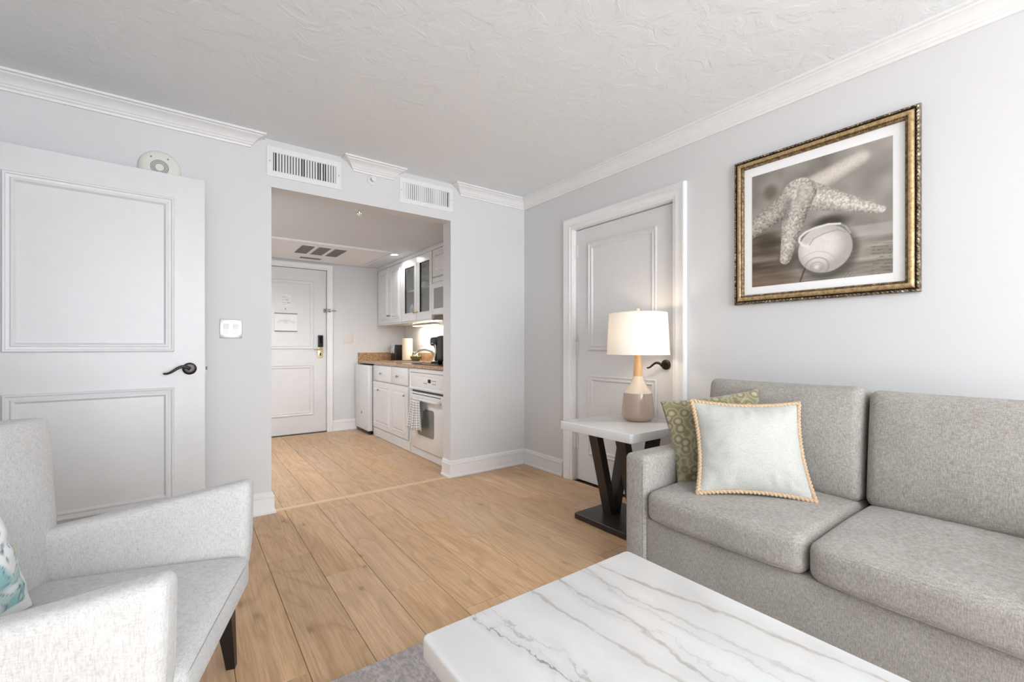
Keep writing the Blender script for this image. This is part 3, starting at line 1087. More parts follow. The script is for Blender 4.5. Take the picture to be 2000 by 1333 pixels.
def switch(M, a, z, w, h, label, plate, steel=False):
    r = thing('light_switch', label, 'switch', M(a, z - h / 2, 0))
    bm = B(); mbox(bm, M, a - w / 2, a + w / 2, z - h / 2, z + h / 2, 0.0, 0.006, 0.0025, 2); obj('plate', bm, plate, r, smooth=True, angle=40)
    for s in (-1, 1):
        bm = B()
        t = bmesh.new()
        c = a + s * w * 0.21
        p0, p1 = M(c - 0.0165, z - 0.033, 0.0055), M(c + 0.0165, z + 0.033, 0.0085)
        mbox(t, M, c - 0.0165, c + 0.0165, z - 0.033, z + 0.033, 0.0055, 0.0085, 0.001, 1)
        merge(bm, t)
        rk = obj('rocker_frame', bm, M_PLATEW if steel else plate, r)
        bm = B()
        v = [M(c - 0.013, z - 0.029, 0.0085), M(c + 0.013, z - 0.029, 0.0085), M(c + 0.013, z, 0.0095), M(c - 0.013, z, 0.0095),
             M(c - 0.013, z + 0.029, 0.0130), M(c + 0.013, z + 0.029, 0.0130), M(c - 0.013, z + 0.029, 0.0085), M(c + 0.013, z + 0.029, 0.0085)]
        v = [bm.verts.new(p) for p in v]
        for idx in ((0, 1, 2, 3), (3, 2, 5, 4), (4, 5, 7, 6), (0, 3, 4, 6), (1, 7, 5, 2), (0, 6, 7, 1)):
            quad(bm, [v[i] for i in idx])
        bmesh.ops.recalc_face_normals(bm, faces=bm.faces)
        obj('rocker', bm, M_PLATEW if steel else plate, rk)
switch(MF, 0.2325, 1.188, 0.116, 0.116, 'double rocker switch on a steel plate beside the open door', M_STEEL, True)
switch(faceY(YE), 1.720, 1.182, 0.120, 0.120, 'almond double rocker switch beside the entry door', M_PLATE)

# ceiling access panel of the kitchen with return grilles
ap = thing('return_air_panel', 'white ceiling access panel with three grey grilles over the entry', 'vent', (1.2, 5.2, KZ))
MC = faceDown(KZ)
bm = B(); mbox(bm, MC, 0.55, 1.86, 4.80, 5.78, 0.0, 0.012, 0.004, 1); obj('panel', bm, M_TRIM, ap)
bm = B(); rect_sweep(bm, MC, 0.53, 1.88, 4.78, 5.80, [(0, 0), (0, 0.018), (0.012, 0.018), (0.020, 0.012), (0.03, 0.012), (0.03, 0.0)]); obj('panel_frame', bm, M_TRIM, ap)
for a in (0.975, 1.137, 1.299):
    bm = B(); mbox(bm, MC, a, a + 0.125, 4.94, 5.39, 0.0122, 0.0140); g = obj('grille', bm, M_SLOT, ap)
    bm = B(); rect_sweep(bm, MC, a - 0.006, a + 0.131, 4.934, 5.396, [(0, 0.012), (0, 0.016), (0.006, 0.016), (0.006, 0.012)]); obj('grille_rim', bm, M_TRIM, g)
bm = B(); mbox(bm, MC, 1.085, 1.315, 5.60, 5.68, 0.0122, 0.0150, 0.001, 1); obj('slot', bm, M_SLOT, ap)

# recessed ceiling lights; the hall one is added
M_LENS = emit('recessed_lens', (1.0, 0.95, 0.88, 1), 14.0)
def recessed(x, y, energy, label):
    rl = thing('recessed_light', label, 'light', (x, y, KZ))
    bm = B(); lathe(bm, [(0.058, 0.0), (0.058, -0.004), (0.046, -0.006), (0.043, -0.002), (0.043, 0.0)], (x, y, KZ), 28, 'z', False, False); obj('trim_ring', bm, M_TRIM, rl, smooth=True, angle=40)
    bm = B(); lathe(bm, [(0.043, -0.0012), (0.030, -0.0025), (0.001, -0.003)], (x, y, KZ), 28, 'z'); obj('lens', bm, M_LENS, rl)
    ld = bpy.data.lights.new('recessed_beam', 'SPOT')
    ld.energy = energy
    ld.color = (0.97, 0.975, 1.0)
    ld.spot_size = math.radians(165)
    ld.spot_blend = 0.5
    ld.shadow_soft_size = 0.04
    lo = bpy.data.objects.new('recessed_beam', ld)
    COL.objects.link(lo)
    lo.location = (x, y, KZ - 0.012)
recessed(1.93, 4.90, 8.0, 'small round recessed light in the ceiling beside the wall cabinets')
recessed(0.26, 4.35, 82.0, 'small round recessed light, added out of view to brighten the kitchen')  # extra unseen light, added to brighten the oven and cabinet fronts

# ------------------------------------------------------------------ kitchen
XB = 1.87                 # base cabinet front
XU = 2.11                 # upper cabinet front
CT0, CT1 = 0.868, 0.900   # worktop
MBF, MUF = faceX(XB), faceX(XU)

def knob(M, a, b, c, mat, parent):
    bm = B()
    prof = [(0.005, 0.0), (0.005, 0.012), (0.012, 0.018), (0.013, 0.023), (0.008, 0.028), (0.001, 0.029)]
    rings = [[bm.verts.new(M(a + r * math.cos(2 * PI * i / 14), b + r * math.sin(2 * PI * i / 14), c + h)) for i in range(14)] for r, h in prof]
    for p, q in zip(rings, rings[1:]):
        for i in range(14):
            quad(bm, [p[i], p[(i + 1) % 14], q[(i + 1) % 14], q[i]])
    quad(bm, rings[-1])
    bmesh.ops.recalc_face_normals(bm, faces=bm.faces)
    return obj('knob', bm, mat, parent, smooth=True)

def raised_door(M, a0, a1, b0, b1, parent, name='door', c=0.0, t=0.020, rail=0.055):
    bm = B()
    mbox(bm, M, a0, a1, b0, b1, c, c + t, 0.003, 1)
    d = obj(name, bm, M_CAB, parent)
    bm = B()
    rect_sweep(bm, M, a0 + rail, a1 - rail, b0 + rail, b1 - rail,
               [(-0.004, c + t - 0.001), (0.0, c + t + 0.007), (0.007, c + t + 0.006), (0.011, c + t + 0.0004), (0.016, c + t + 0.0004), (0.034, c + t + 0.009), (0.036, c + t - 0.001)])
    bm2 = B()
    mbox(bm2, M, a0 + rail + 0.034, a1 - rail - 0.034, b0 + rail + 0.034, b1 - rail - 0.034, c + t - 0.001, c + t + 0.0092)
    obj('panel_bevel', bm, M_CAB, d, smooth=True, angle=25)
    obj('raised_panel', bm2, M_CAB, d)
    return d

# base cabinet unit under the sink
bc = thing('base_cabinet', 'white sink cabinet with two raised-panel doors between fridge and oven', 'cabinet', (XB, 4.83, 0))
bm = B()      # an open carcass, so the sink hangs in it
holed(bm, lambda a, b, c: (a, b, c), [XB, XB + 0.018, KXR - 0.020, KXR - 0.003], [4.285, 4.303, 5.357, 5.375], {(1, 1)}, 0.002, CT0 - 0.002)
obj('body', bm, M_CAB, bc)
bm = B(); box(bm, XB + 0.018, KXR - 0.020, 4.303, 5.357, 0.10, 0.118); obj('floor_panel', bm, M_CAB, bc)
bm = B(); mbox(bm, MBF, 4.285, 5.375, 0.002, 0.098, 0.0, 0.012, 0.003, 1); obj('plinth', bm, M_CAB, bc)
for i, (a0, a1) in enumerate(((4.775, 5.365), (4.325, 4.769))):
    bm = B(); mbox(bm, MBF, a0, a1, 0.674, 0.855, 0.0, 0.020, 0.004, 2); dr = obj('drawer', bm, M_CAB, bc, smooth=True, angle=40)
    if i == 0:
        knob(MBF, 5.07, 0.765, 0.020, M_KNOB, dr)
    else:
        knob(MBF, 4.575, 0.760, 0.020, M_KNOB, dr)
    dd = raised_door(MBF, a0, a1, 0.115, 0.662, bc)
    knob(MBF, 5.15 if i == 0 else 4.385, 0.570, 0.020, M_KNOB, dd)

# fridge
fr = thing('mini_fridge', 'white under-counter mini fridge next to the sink cabinet', 'fridge', (1.80, 5.64, 0))
bm = B(); bbox(bm, 1.868, KXR - 0.02, 5.395, 5.905, 0.025, 0.845, 0.006, 2); obj('body', bm, M_FRIDGE, fr)
bm = B(); bbox(bm, 1.800, 1.858, 5.395, 5.905, 0.045, 0.848, 0.010, 3); fd = obj('door', bm, M_FRIDGE, fr, smooth=True, angle=40)
bm = B(); box(bm, 1.857, 1.869, 5.405, 5.895, 0.055, 0.838); obj('gasket', bm, M_SLOT, fr)
bm = B(); mbox(bm, faceX(1.80), 5.63, 5.655, 0.235, 0.265, -0.001, 0.0015); obj('badge', bm, M_SLOT, fd)
for yy in (5.43, 5.87):
    for xx in (1.84, 2.40):
        bm = B(); lathe(bm, [(0.018, 0.0), (0.018, 0.030)], (xx, yy, 0.001), 12); obj('foot', bm, M_BLACK, fr)
bm = B(); box(bm, 1.815, 1.87, 5.42, 5.88, 0.012, 0.046); obj('kick_plate', bm, M_BLACK, fr)

# oven
ov = thing('wall_oven', 'white built-in oven with towel on its handle below the worktop', 'oven', (XB, 3.92, 0))
OY0, OY1 = 3.42, 4.275
bm = B(); box(bm, XB + 0.004, KXR - 0.003, OY0, OY1, 0.002, CT0 - 0.002); obj('body', bm, M_CAB, ov)
bm = B(); mbox(bm, MBF, OY0, OY1, 0.822, 0.862, -0.003, 0.012, 0.002, 1); obj('top_rail', bm, M_CAB, ov)
bm = B(); mbox(bm, MBF, OY0 + 0.10, OY1 - 0.005, 0.650, 0.818, -0.003, 0.018, 0.006, 2); cp = obj('control_panel', bm, M_APPL, ov, smooth=True, angle=40)
bm = B(); rect_sweep(bm, MBF, OY0 + 0.11, OY1 - 0.015, 0.660, 0.808, [(0, 0.017), (0.002, 0.024), (0.012, 0.022), (0.02, 0.018), (0.02, 0.017)]); obj('panel_rim', bm, M_APPL, cp, smooth=True, angle=30)
bm = B(); mbox(bm, MBF, 3.795, 3.852, 0.735, 0.768, 0.0175, 0.0195); obj('display', bm, M_DARK, cp)
for i in range(9):
    a = 3.690 + 0.030 * (i % 3) if i < 6 else 3.875 + 0.028 * (i - 6)
    b = 0.752 - 0.028 * (i // 3) if i < 6 else 0.722
    bm = B(); mbox(bm, MBF, a, a + 0.014, b, b + 0.010, 0.0175, 0.0188); obj('button', bm, M_SLOT, cp)
bm = B(); mbox(bm, MBF, OY0 + 0.10, OY1 - 0.04, 0.618, 0.650, -0.003, 0.004); obj('vent_gap', bm, M_BLACK, ov)
bm = B(); mbox(bm, MBF, 3.515, 4.222, 0.090, 0.632, 0.0, 0.035, 0.006, 2); od = obj('door', bm, M_APPL, ov, smooth=True, angle=40)
bm = B(); mbox(bm, MBF, 3.56, 4.17, 0.610, 0.618, 0.0345, 0.036); obj('vent_slot', bm, M_BLACK, od)
bm = B()
t = bmesh.new(); rounded_slab(t, 3.690, 4.045, 0.225, 0.486, 0.030, 0.0362, 0.03, 0.0005)
merge(bm, t, Matrix(((0, 0, -1, XB), (1, 0, 0, 0), (0, 1, 0, 0), (0, 0, 0, 1))))
bmesh.ops.recalc_face_normals(bm, faces=bm.faces)
obj('oven_window', bm, plain('oven_window_grey', srgb(138, 138, 136), 0.08, gscale=300, grain=0.06), od)
bm = B()
pts = [MBF(4.120, 0.575, 0.034), MBF(4.120, 0.577, 0.060), MBF(4.100, 0.577, 0.074), MBF(3.84, 0.577, 0.080), MBF(3.58, 0.577, 0.074), MBF(3.56, 0.577, 0.060), MBF(3.56, 0.575, 0.034)]
tube(bm, pts, 0.014, 12); obj('handle', bm, M_APPL, od, smooth=True)
bm = B(); mbox(bm, MBF, OY0, OY1, 0.002, 0.084, 0.0, 0.010, 0.003, 1); obj('plinth', bm, M_CAB, ov)
bm = B(); mbox(bm, MBF, OY0 + 0.08, OY1 - 0.04, 0.082, 0.092, -0.002, 0.006); obj('bottom_gap', bm, M_BLACK, ov)

# checked towel over the oven handle
def towel_mat():
    m, nt, p = new_mat('checked_tea_towel')
    uv = nt.nodes.new('ShaderNodeUVMap'); uv.uv_map = 'cloth'
    s = nt.nodes.new('ShaderNodeSeparateXYZ'); L(nt, uv.outputs[0], s.inputs[0])
    def lines(x, k, w):
        f = math_node(nt, 'FRACT', math_node(nt, 'MULTIPLY', x, k))
        return math_node(nt, 'LESS_THAN', f, w)
    a, b = lines(s.outputs['X'], 15.0, 0.26), lines(s.outputs['Y'], 17.0, 0.26)
    c = mixc(nt, math_node(nt, 'MULTIPLY', a, 0.6), srgb(238, 238, 236), srgb(90, 92, 94))
    c = mixc(nt, math_node(nt, 'MULTIPLY', b, 0.6), c, srgb(90, 92, 94))
    L(nt, c, p.inputs['Base Color'])
    p.inputs['Roughness'].default_value = 0.9
    return m
tw = thing('tea_towel', 'white and grey checked tea towel hanging on the oven handle', 'towel', (XB - 0.08, 3.935, 0.30))
bm = B()
uvl = bm.loops.layers.uv.new('cloth')
NU, NV = 44, 34
grid = []
for j in range(NV + 1):
    v = j / NV
    row = []
    for i in range(NU + 1):
        u = i / NU
        # v 0..0.42 back drop, 0.42..0.5 over the bar, 0.5..1 front drop
        if v < 0.36:
            f = v / 0.36; z = 0.47 + 0.102 * f; cx = 0.058; flare = 0.6 * (1 - f)
        elif v < 0.48:
            ang = PI * (v - 0.36) / 0.12; z = 0.577 + 0.0165 * math.sin(ang); cx = 0.0765 - 0.0165 * math.cos(ang); flare = 0
        else:
            f = (v - 0.48) / 0.52; z = 0.572 - 0.285 * f; cx = 0.094; flare = f
        w = 0.20 + 0.13 * flare
        w = 0.19 if v < 0.48 else w
        a = 3.935 + (u - 0.5) * w + 0.018 * flare * (1 if v >= 0.48 else 0)
        fold = 0.014 * (0.25 + 0.75 * flare) * math.sin(u * 2 * PI * 3.2 + 0.6) + 0.005 * math.sin(u * 17 + v * 3)
        cc = cx + (fold + 0.012 if v >= 0.48 else 0.0) * (1 if v >= 0.48 else 0)
        row.append(bm.verts.new(MBF(a, z + 0.012 * flare * math.sin(u * 5 + 1), cc)))
    grid.append(row)
for j in range(NV):
    for i in range(NU):
        f = quad(bm, [grid[j][i], grid[j][i + 1], grid[j + 1][i + 1], grid[j + 1][i]])
        for lp, (uu, vv) in zip(f.loops, ((i, j), (i + 1, j), (i + 1, j + 1), (i, j + 1))):
            lp[uvl].uv = (uu / NU, vv / NV * 1.35)
o = obj('cloth', bm, towel_mat(), tw, smooth=True)
md = o.modifiers.new('thick', 'SOLIDIFY'); md.thickness = 0.003

# worktop with the sink cut out
wt = thing('worktop', 'brown speckled granite worktop with low backsplash in the kitchen', 'worktop', (1.85, 4.65, CT0))
SX0, SX1, SY0, SY1 = 1.98, 2.33, 4.46, 4.98
bm = B()
holed(bm, lambda a, b, c: (a, b, c), [XB - 0.028, SX0, SX1, KXR - 0.001], [YK + 0.001, SY0, SY1, YE - 0.001], {(1, 1)}, CT0, CT1)
obj('slab', bm, M_GRANITE, wt)
bm = B(); box(bm, KXR - 0.022, KXR - 0.001, YK + 0.001, YE - 0.022, CT1, CT1 + 0.10); obj('backsplash', bm, M_GRANITE, wt)
bm = B(); box(bm, XB - 0.028, KXR - 0.001, YE - 0.021, YE - 0.001, CT1, CT1 + 0.10); obj('side_splash', bm, M_GRANITE, wt)

sk = thing('kitchen_sink', 'small stainless steel sink set into the granite worktop', 'sink', (2.155, 4.72, CT0 - 0.15))
bm = B()
rect_sweep(bm, lambda a, b, c: (a, b, c), SX0 - 0.012, SX1 + 0.012, SY0 - 0.012, SY1 + 0.012,
           [(0.0, CT1 + 0.0005), (0.001, CT1 + 0.004), (0.014, CT1 + 0.003), (0.020, CT1 - 0.02), (0.032, CT0 - 0.145), (0.034, CT0 - 0.150), (0.030, CT0 - 0.150), (0.016, CT1 - 0.02), (0.013, CT1)])
obj('rim', bm, M_STEEL, sk, smooth=True, angle=40)
bm = B(); box(bm, SX0 + 0.018, SX1 - 0.018, SY0 + 0.018, SY1 - 0.018, CT0 - 0.154, CT0 - 0.147); obj('basin_floor', bm, M_STEEL, sk)

fc = thing('kitchen_faucet', 'brushed nickel gooseneck faucet behind the sink', 'faucet', (2.385, 4.78, CT1))
bm = B(); lathe(bm, [(0.030, 0.0), (0.030, 0.010), (0.022, 0.022), (0.020, 0.055)], (2.385, 4.78, CT1), 20); obj('base', bm, M_CHROME, fc, smooth=True, angle=40)
bm = B()
pts = [(2.385, 4.78, CT1 + 0.05)]
for i in range(13):
    a = PI * i / 12 * 0.92
    pts.append((2.385 - 0.105 * (1 - math.cos(a)), 4.78 + 0.06 * (1 - math.cos(a)), CT1 + 0.06 + 0.085 * math.sin(a)))
tube(bm, pts, [0.016] * 3 + [0.015] * 8 + [0.013] * 3, 12); obj('spout', bm, M_CHROME, fc, smooth=True)
bm = B(); tube(bm, [(2.385, 4.76, CT1 + 0.055), (2.39, 4.735, CT1 + 0.085), (2.40, 4.64, CT1 + 0.150), (2.40, 4.60, CT1 + 0.185)], [0.012, 0.010, 0.009, 0.008], 10); obj('handle', bm, M_CHROME, fc, smooth=True)

ck = thing('cooktop', 'flat black glass cooktop let into the worktop above the oven', 'cooktop', (2.11, 3.92, CT1))
bm = B(); bbox(bm, 1.885, 2.36, 3.52, 4.30, CT1 + 0.0002, CT1 + 0.007, 0.002, 1); obj('glass_plate', bm, M_BLACKGLASS, ck)
for (xx, yy, rr) in ((2.02, 3.73, 0.08), (2.02, 4.12, 0.07), (2.24, 3.73, 0.07)):
    bm = B(); tube(bm, [(xx + rr * math.cos(2 * PI * i / 28), yy + rr * math.sin(2 * PI * i / 28), CT1 + 0.0072) for i in range(28)], 0.0012, 5, True); obj('ring_mark', bm, M_SLOT, ck)

# coffee maker
cm = thing('coffee_maker', 'black pod coffee maker with silver trim at the worktop end', 'coffee maker', (2.13, 4.170, CT1 + 0.007))
zc = CT1 + 0.0075
bm = B()
t = bmesh.new(); roundbox(t, 0.105, 0.085, 0.135, 0.03, None, (3, 3, 3), 3); merge(bm, t, Matrix.Translation((2.20, 4.095, zc + 0.150)))
obj('body', bm, M_BLACK, cm, smooth=True)
bm = B()
t = bmesh.new(); roundbox(t, 0.075, 0.075, 0.048, 0.03, None, (3, 3, 3), 3); merge(bm, t, Matrix.Translation((2.155, 4.225, zc + 0.225)))
hd = obj('brew_head', bm, M_BLACK, cm, smooth=True)
bm = B(); lathe(bm, [(0.052, 0.0), (0.040, -0.035), (0.022, -0.045)], (2.155, 4.235, zc + 0.185), 20); obj('spout_cone', bm, M_BLACK, hd, smooth=True, angle=40)
bm = B()
tube(bm, [(2.155 + 0.077 * math.cos(2 * PI * i / 28), 4.230 + 0.077 * math.sin(2 * PI * i / 28), zc + 0.205) for i in range(28)], 0.005, 6, True); obj('silver_band', bm, M_CHROME, hd, smooth=True)
bm = B(); lathe(bm, [(0.062, 0.0), (0.062, 0.016), (0.055, 0.020), (0.001, 0.018)], (2.14, 4.240, zc), 24); obj('drip_tray', bm, M_BLACK, cm, smooth=True, angle=40)
bm = B()
tube(bm, [(2.10, 4.182, zc + 0.270), (2.092, 4.178, zc + 0.20), (2.098, 4.176, zc + 0.12), (2.10, 4.176, zc + 0.02)], [0.006, 0.010, 0.011, 0.008], 8); obj('side_trim', bm, M_STEEL, cm, smooth=True)

# paper towel roll
PRX, PRY = 2.325, 5.44
pr_ = thing('paper_towel_roll', 'cream paper towel roll standing on the granite worktop', 'paper towels', (PRX, PRY, CT1))
bm = B(); lathe(bm, [(0.062, 0.0), (0.066, 0.006), (0.065, 0.08), (0.0665, 0.14), (0.065, 0.20), (0.0655, 0.276), (0.061, 0.280), (0.018, 0.280), (0.017, 0.275)], (PRX, PRY, CT1 + 0.0045), 32)
obj('roll', bm, plain('cream_paper', srgb(240, 228, 206), 0.9, grain=0.04, gscale=120, gbump=0.2), pr_, smooth=True, angle=40)
bm = B(); lathe(bm, [(0.074, 0.0), (0.074, 0.004)], (PRX, PRY, CT1 + 0.0002), 28); obj('stand_base', bm, M_BLACK, pr_)

# black caddy with sachets
cd = thing('sachet_caddy', 'black caddy with white sachets in the worktop corner', 'caddy', (2.33, 5.80, CT1))
bm = B(); bbox(bm, 2.275, 2.415, 5.715, 5.885, CT1 + 0.0005, CT1 + 0.205, 0.010, 2); obj('box', bm, M_BLACK, cd)
for i, (dy, dz, rz) in enumerate(((-0.030, 0.150, 0.2), (0.015, 0.165, -0.25), (0.050, 0.150, 0.1))):
    bm = B(); t = bmesh.new(); bbox(t, -0.003, 0.001, -0.020, 0.020, -0.06, 0.055, 0.001, 1)
    merge(bm, t, Matrix.Translation((2.2735, 5.80 + dy, CT1 + dz)) @ Matrix.Rotation(rz, 4, 'X')); obj('sachet', bm, M_PAPER, cd)

# bowl of coffee pods
PBX, PBY = 2.345, 5.22
pb = thing('pod_bowl', 'small dark bowl heaped with coffee pods beside the faucet', 'bowl', (PBX, PBY, CT1))
bm = B(); lathe(bm, [(0.036, 0.0), (0.040, 0.004), (0.064, 0.030), (0.074, 0.055), (0.071, 0.055), (0.060, 0.032), (0.034, 0.008), (0.001, 0.007)], (PBX, PBY, CT1 + 0.0005), 24); obj('bowl', bm, plain('dark_wire_bowl', srgb(96, 92, 74), 0.4), pb, smooth=True, angle=40)
PODS = [('white coffee pod heaped in the small bowl beside the faucet', plain('pod_white', srgb(232, 232, 224), 0.4)),
        ('pale green coffee pod heaped in the small bowl beside the faucet', plain('pod_green', srgb(168, 176, 148), 0.4)),
        ('dark coffee pod heaped in the small bowl beside the faucet', plain('pod_dark', srgb(84, 88, 76), 0.4))]
rnd = random.Random(5)
for i in range(20):
    lay, k = (0, i) if i < 9 else ((1, i - 9) if i < 16 else (2, i - 16))
    n_, rr = ((8, 0.046), (6, 0.034), (3, 0.018))[lay]
    a = 2 * PI * k / n_ + lay * 0.4
    if k == n_:
        rr = 0.0
    zz = CT1 + 0.044 + 0.026 * lay + 0.003 * rnd.random()
    bm = B(); t = bmesh.new()
    lathe(t, [(0.012, -0.012), (0.0165, 0.009), (0.0195, 0.010), (0.0195, 0.012), (0.001, 0.0125)], (0, 0, 0), 12)
    merge(bm, t, Matrix.Translation((PBX + rr * math.cos(a), PBY + rr * math.sin(a), zz)) @ Matrix.Rotation(rnd.uniform(-1.3, 1.3), 4, 'X') @ Matrix.Rotation(rnd.uniform(-1.3, 1.3), 4, 'Y'))
    o = obj('coffee_pod', bm, PODS[i % 3][1], None, smooth=True, angle=40)
    tag(o, PODS[i % 3][0], 'coffee pod', 'coffee pods in the bowl')

ot = thing('wall_outlet', 'white power outlet on the wall above the worktop', 'outlet', (KXR, 5.32, 1.09))
MK = faceX(KXR)
bm = B(); mbox(bm, MK, 5.285, 5.355, 1.09, 1.205, 0.0, 0.005, 0.002, 1); obj('plate', bm, M_PLATEW, ot)
for z in (1.118, 1.160):
    bm = B(); mbox(bm, MK, 5.303, 5.337, z, z + 0.026, 0.0045, 0.007, 0.001, 1); sc_ = obj('socket', bm, M_PLATEW, ot)
    for dy in (-0.007, 0.005):
        bm = B(); mbox(bm, MK, 5.32 + dy, 5.323 + dy, z + 0.010, z + 0.020, 0.0068, 0.0074); obj('slot', bm, M_BLACK, sc_)

# upper cabinets
UZ0, UZ1 = 1.362, 2.092
uc = thing('upper_cabinet', 'white wall cabinet with two solid raised-panel doors by the entry wall', 'cabinet', (XU, 5.46, UZ0))
bm = B(); box(bm, XU, KXR - 0.002, 5.062, YE - 0.003, UZ0, UZ1); obj('body', bm, M_CAB, uc)
for a0, a1 in ((5.462, 5.866), (5.072, 5.452)):
    dd = raised_door(MUF, a0, a1, UZ0 + 0.012, UZ1 - 0.006, uc)
    knob(MUF, a0 + 0.022 if a0 > 5.4 else a1 - 0.022, 1.468, 0.020, M_KNOB, dd)
bm = B(); mbox(bm, MUF, 5.062, YE - 0.003, UZ0 - 0.004, UZ0 + 0.010, -0.02, 0.016); obj('light_rail', bm, M_CAB, uc)

gc = thing('glass_cabinet', 'white wall cabinet with two glazed doors over the sink', 'cabinet', (XU, 4.65, UZ0))
GY0, GY1 = 4.252, 5.058
bm = B()
holed(bm, faceX(KXR - 0.002), [GY0, GY0 + 0.018, GY1 - 0.018, GY1], [UZ0, UZ0 + 0.018, UZ1 - 0.018, UZ1], {(1, 1)}, 0.0, KXR - 0.002 - XU)
box(bm, KXR - 0.012, KXR - 0.002, GY0 + 0.018, GY1 - 0.018, UZ0 + 0.018, UZ1 - 0.018)
obj('body', bm, M_CAB, gc)
bm = B(); box(bm, XU + 0.03, KXR - 0.013, GY0 + 0.019, GY1 - 0.019, 1.720, 1.738); obj('shelf', bm, M_CAB, gc)
for a0, a1, ka in ((4.642, 5.052, 4.678), (4.258, 4.636, 4.600)):
    bm = B()
    b0, b1, rl_ = UZ0 + 0.012, UZ1 - 0.006, 0.092 if a0 > 4.5 else 0.085
    holed(bm, MUF, [a0, a0 + rl_ * 0.6, a1 - rl_, a1] if a0 > 4.5 else [a0, a0 + 0.052, a1 - rl_, a1], [b0, b0 + rl_, b1 - rl_, b1], {(1, 1)}, 0.0, 0.020)
    gd = obj('door', bm, M_CAB, gc)
    i0 = a0 + (rl_ * 0.6 if a0 > 4.5 else 0.052)
    bm = B(); rect_sweep(bm, MUF, i0, a1 - rl_, b0 + rl_, b1 - rl_, [(0.0, 0.008), (0.0, 0.023), (-0.006, 0.023), (-0.009, 0.019), (-0.001, 0.008)]); obj('glazing_bead', bm, M_CAB, gd)
    bm = B(); mbox(bm, MUF, i0, a1 - rl_, b0 + rl_, b1 - rl_, 0.006, 0.010); obj('pane', bm, M_PANE, gd)
    knob(MUF, ka, 1.462, 0.020, M_BRASS, gd)
    bm = B(); box(bm, XU + 0.002, XU + 0.03, a1 - rl_ - 0.03, a1 - rl_ - 0.008, 1.955, 1.985); obj('hinge', bm, M_STEEL, gd)
bm = B(); mbox(bm, MUF, GY0, GY1, UZ0 - 0.004, UZ0 + 0.010, -0.02, 0.016); obj('light_rail', bm, M_CAB, gc)

# crockery in the glazed cabinet
MWHITE = plain('white_china', (0.84, 0.84, 0.83, 1), 0.12)
pt = thing('oval_dish', 'white oval dish with grey emblem standing in the glazed cabinet', 'dish', (2.17, 4.92, UZ0 + 0.018))
bm = B()
t = bmesh.new(); lathe(t, [(0.030, 0.000), (0.060, 0.004), (0.074, 0.010), (0.072, 0.012), (0.045, 0.006), (0.001, 0.005)], (0, 0, 0), 32)
bmesh.ops.scale(t, vec=(1.35, 0.78, 1.0), verts=t.verts)
merge(bm, t, Matrix.Translation((2.17, 4.92, UZ0 + 0.1185)) @ Matrix.Rotation(-PI / 2, 4, 'Y') @ Matrix.Rotation(0, 4, 'Z'))
obj('plate', bm, MWHITE, pt, smooth=True, angle=50)
for (dy, z0, z1) in ((0.0, 0.02, 0.045), (0.018, -0.02, 0.0), (-0.018, -0.02, 0.0), (0.0, -0.065, -0.05)):
    bm = B(); box(bm, 2.1595, 2.1605, 4.92 + dy - 0.010, 4.92 + dy + 0.010, UZ0 + 0.1185 + z0, UZ0 + 0.1185 + z1); obj('emblem', bm, M_SLOT, pt)
GLS = glass_mat('tumbler_glass', (0.93, 0.95, 0.95, 1), 0.08)
def tumbler(x, y, z, h, r, label):
    bm = B()
    lathe(bm, [(r * 0.8, 0.0), (r * 0.82, 0.002), (r, h), (r - 0.002, h), (r * 0.78, 0.010), (0.001, 0.010)], (x, y, z + 0.0003), 20)
    tag(obj('tumbler', bm, GLS, None, smooth=True, angle=40), label, 'glass', 'glasses in the glazed cabinet')
for (x, y) in ((2.24, 4.36), (2.24, 4.45), (2.24, 4.54), (2.34, 4.41), (2.34, 4.50)):
    tumbler(x, y, UZ0 + 0.018, 0.135, 0.034, 'clear tumbler on the bottom of the glazed cabinet')
def cup_stack(x, y, z, n, label):
    for i in range(n):
        bm = B()
        lathe(bm, [(0.030, 0.0), (0.048, 0.010), (0.068, 0.026), (0.066, 0.026), (0.046, 0.013), (0.001, 0.006)], (x, y, z + 0.0004 + 0.014 * i), 24)
        tag(obj('bowl', bm, MWHITE, None, smooth=True, angle=40), label, 'bowl', 'bowls on the cabinet shelf')
cup_stack(2.26, 4.46, 1.738, 3, 'white china bowl stacked on the glazed cabinet shelf')
for (x, y) in ((2.25, 4.74), (2.27, 4.86)):
    bm = B(); lathe(bm, [(0.030, 0.0), (0.038, 0.01), (0.040, 0.09), (0.037, 0.09), (0.034, 0.012), (0.001, 0.009)], (x, y, 1.7384), 22)
    tube(bm, [(x - 0.038, y, 1.75 + 0.01), (x - 0.060, y, 1.765), (x - 0.060, y, 1.80), (x - 0.038, y, 1.815)], 0.005, 8)
    tag(obj('mug', bm, MWHITE, None, smooth=True, angle=40), 'white china mug on the glazed cabinet shelf', 'mug', 'mugs on the cabinet shelf')

# filler and crown on top of the cabinets
bm = B(); mbox(bm, MUF, YK + 0.002, YE - 0.002, UZ1, KZ - 0.001, -0.05, 0.018, 0.003, 1)
tag(obj('cabinet_fascia', bm, M_CAB, None), 'white fascia strip closing the gap between wall cabinets and ceiling', 'fascia')

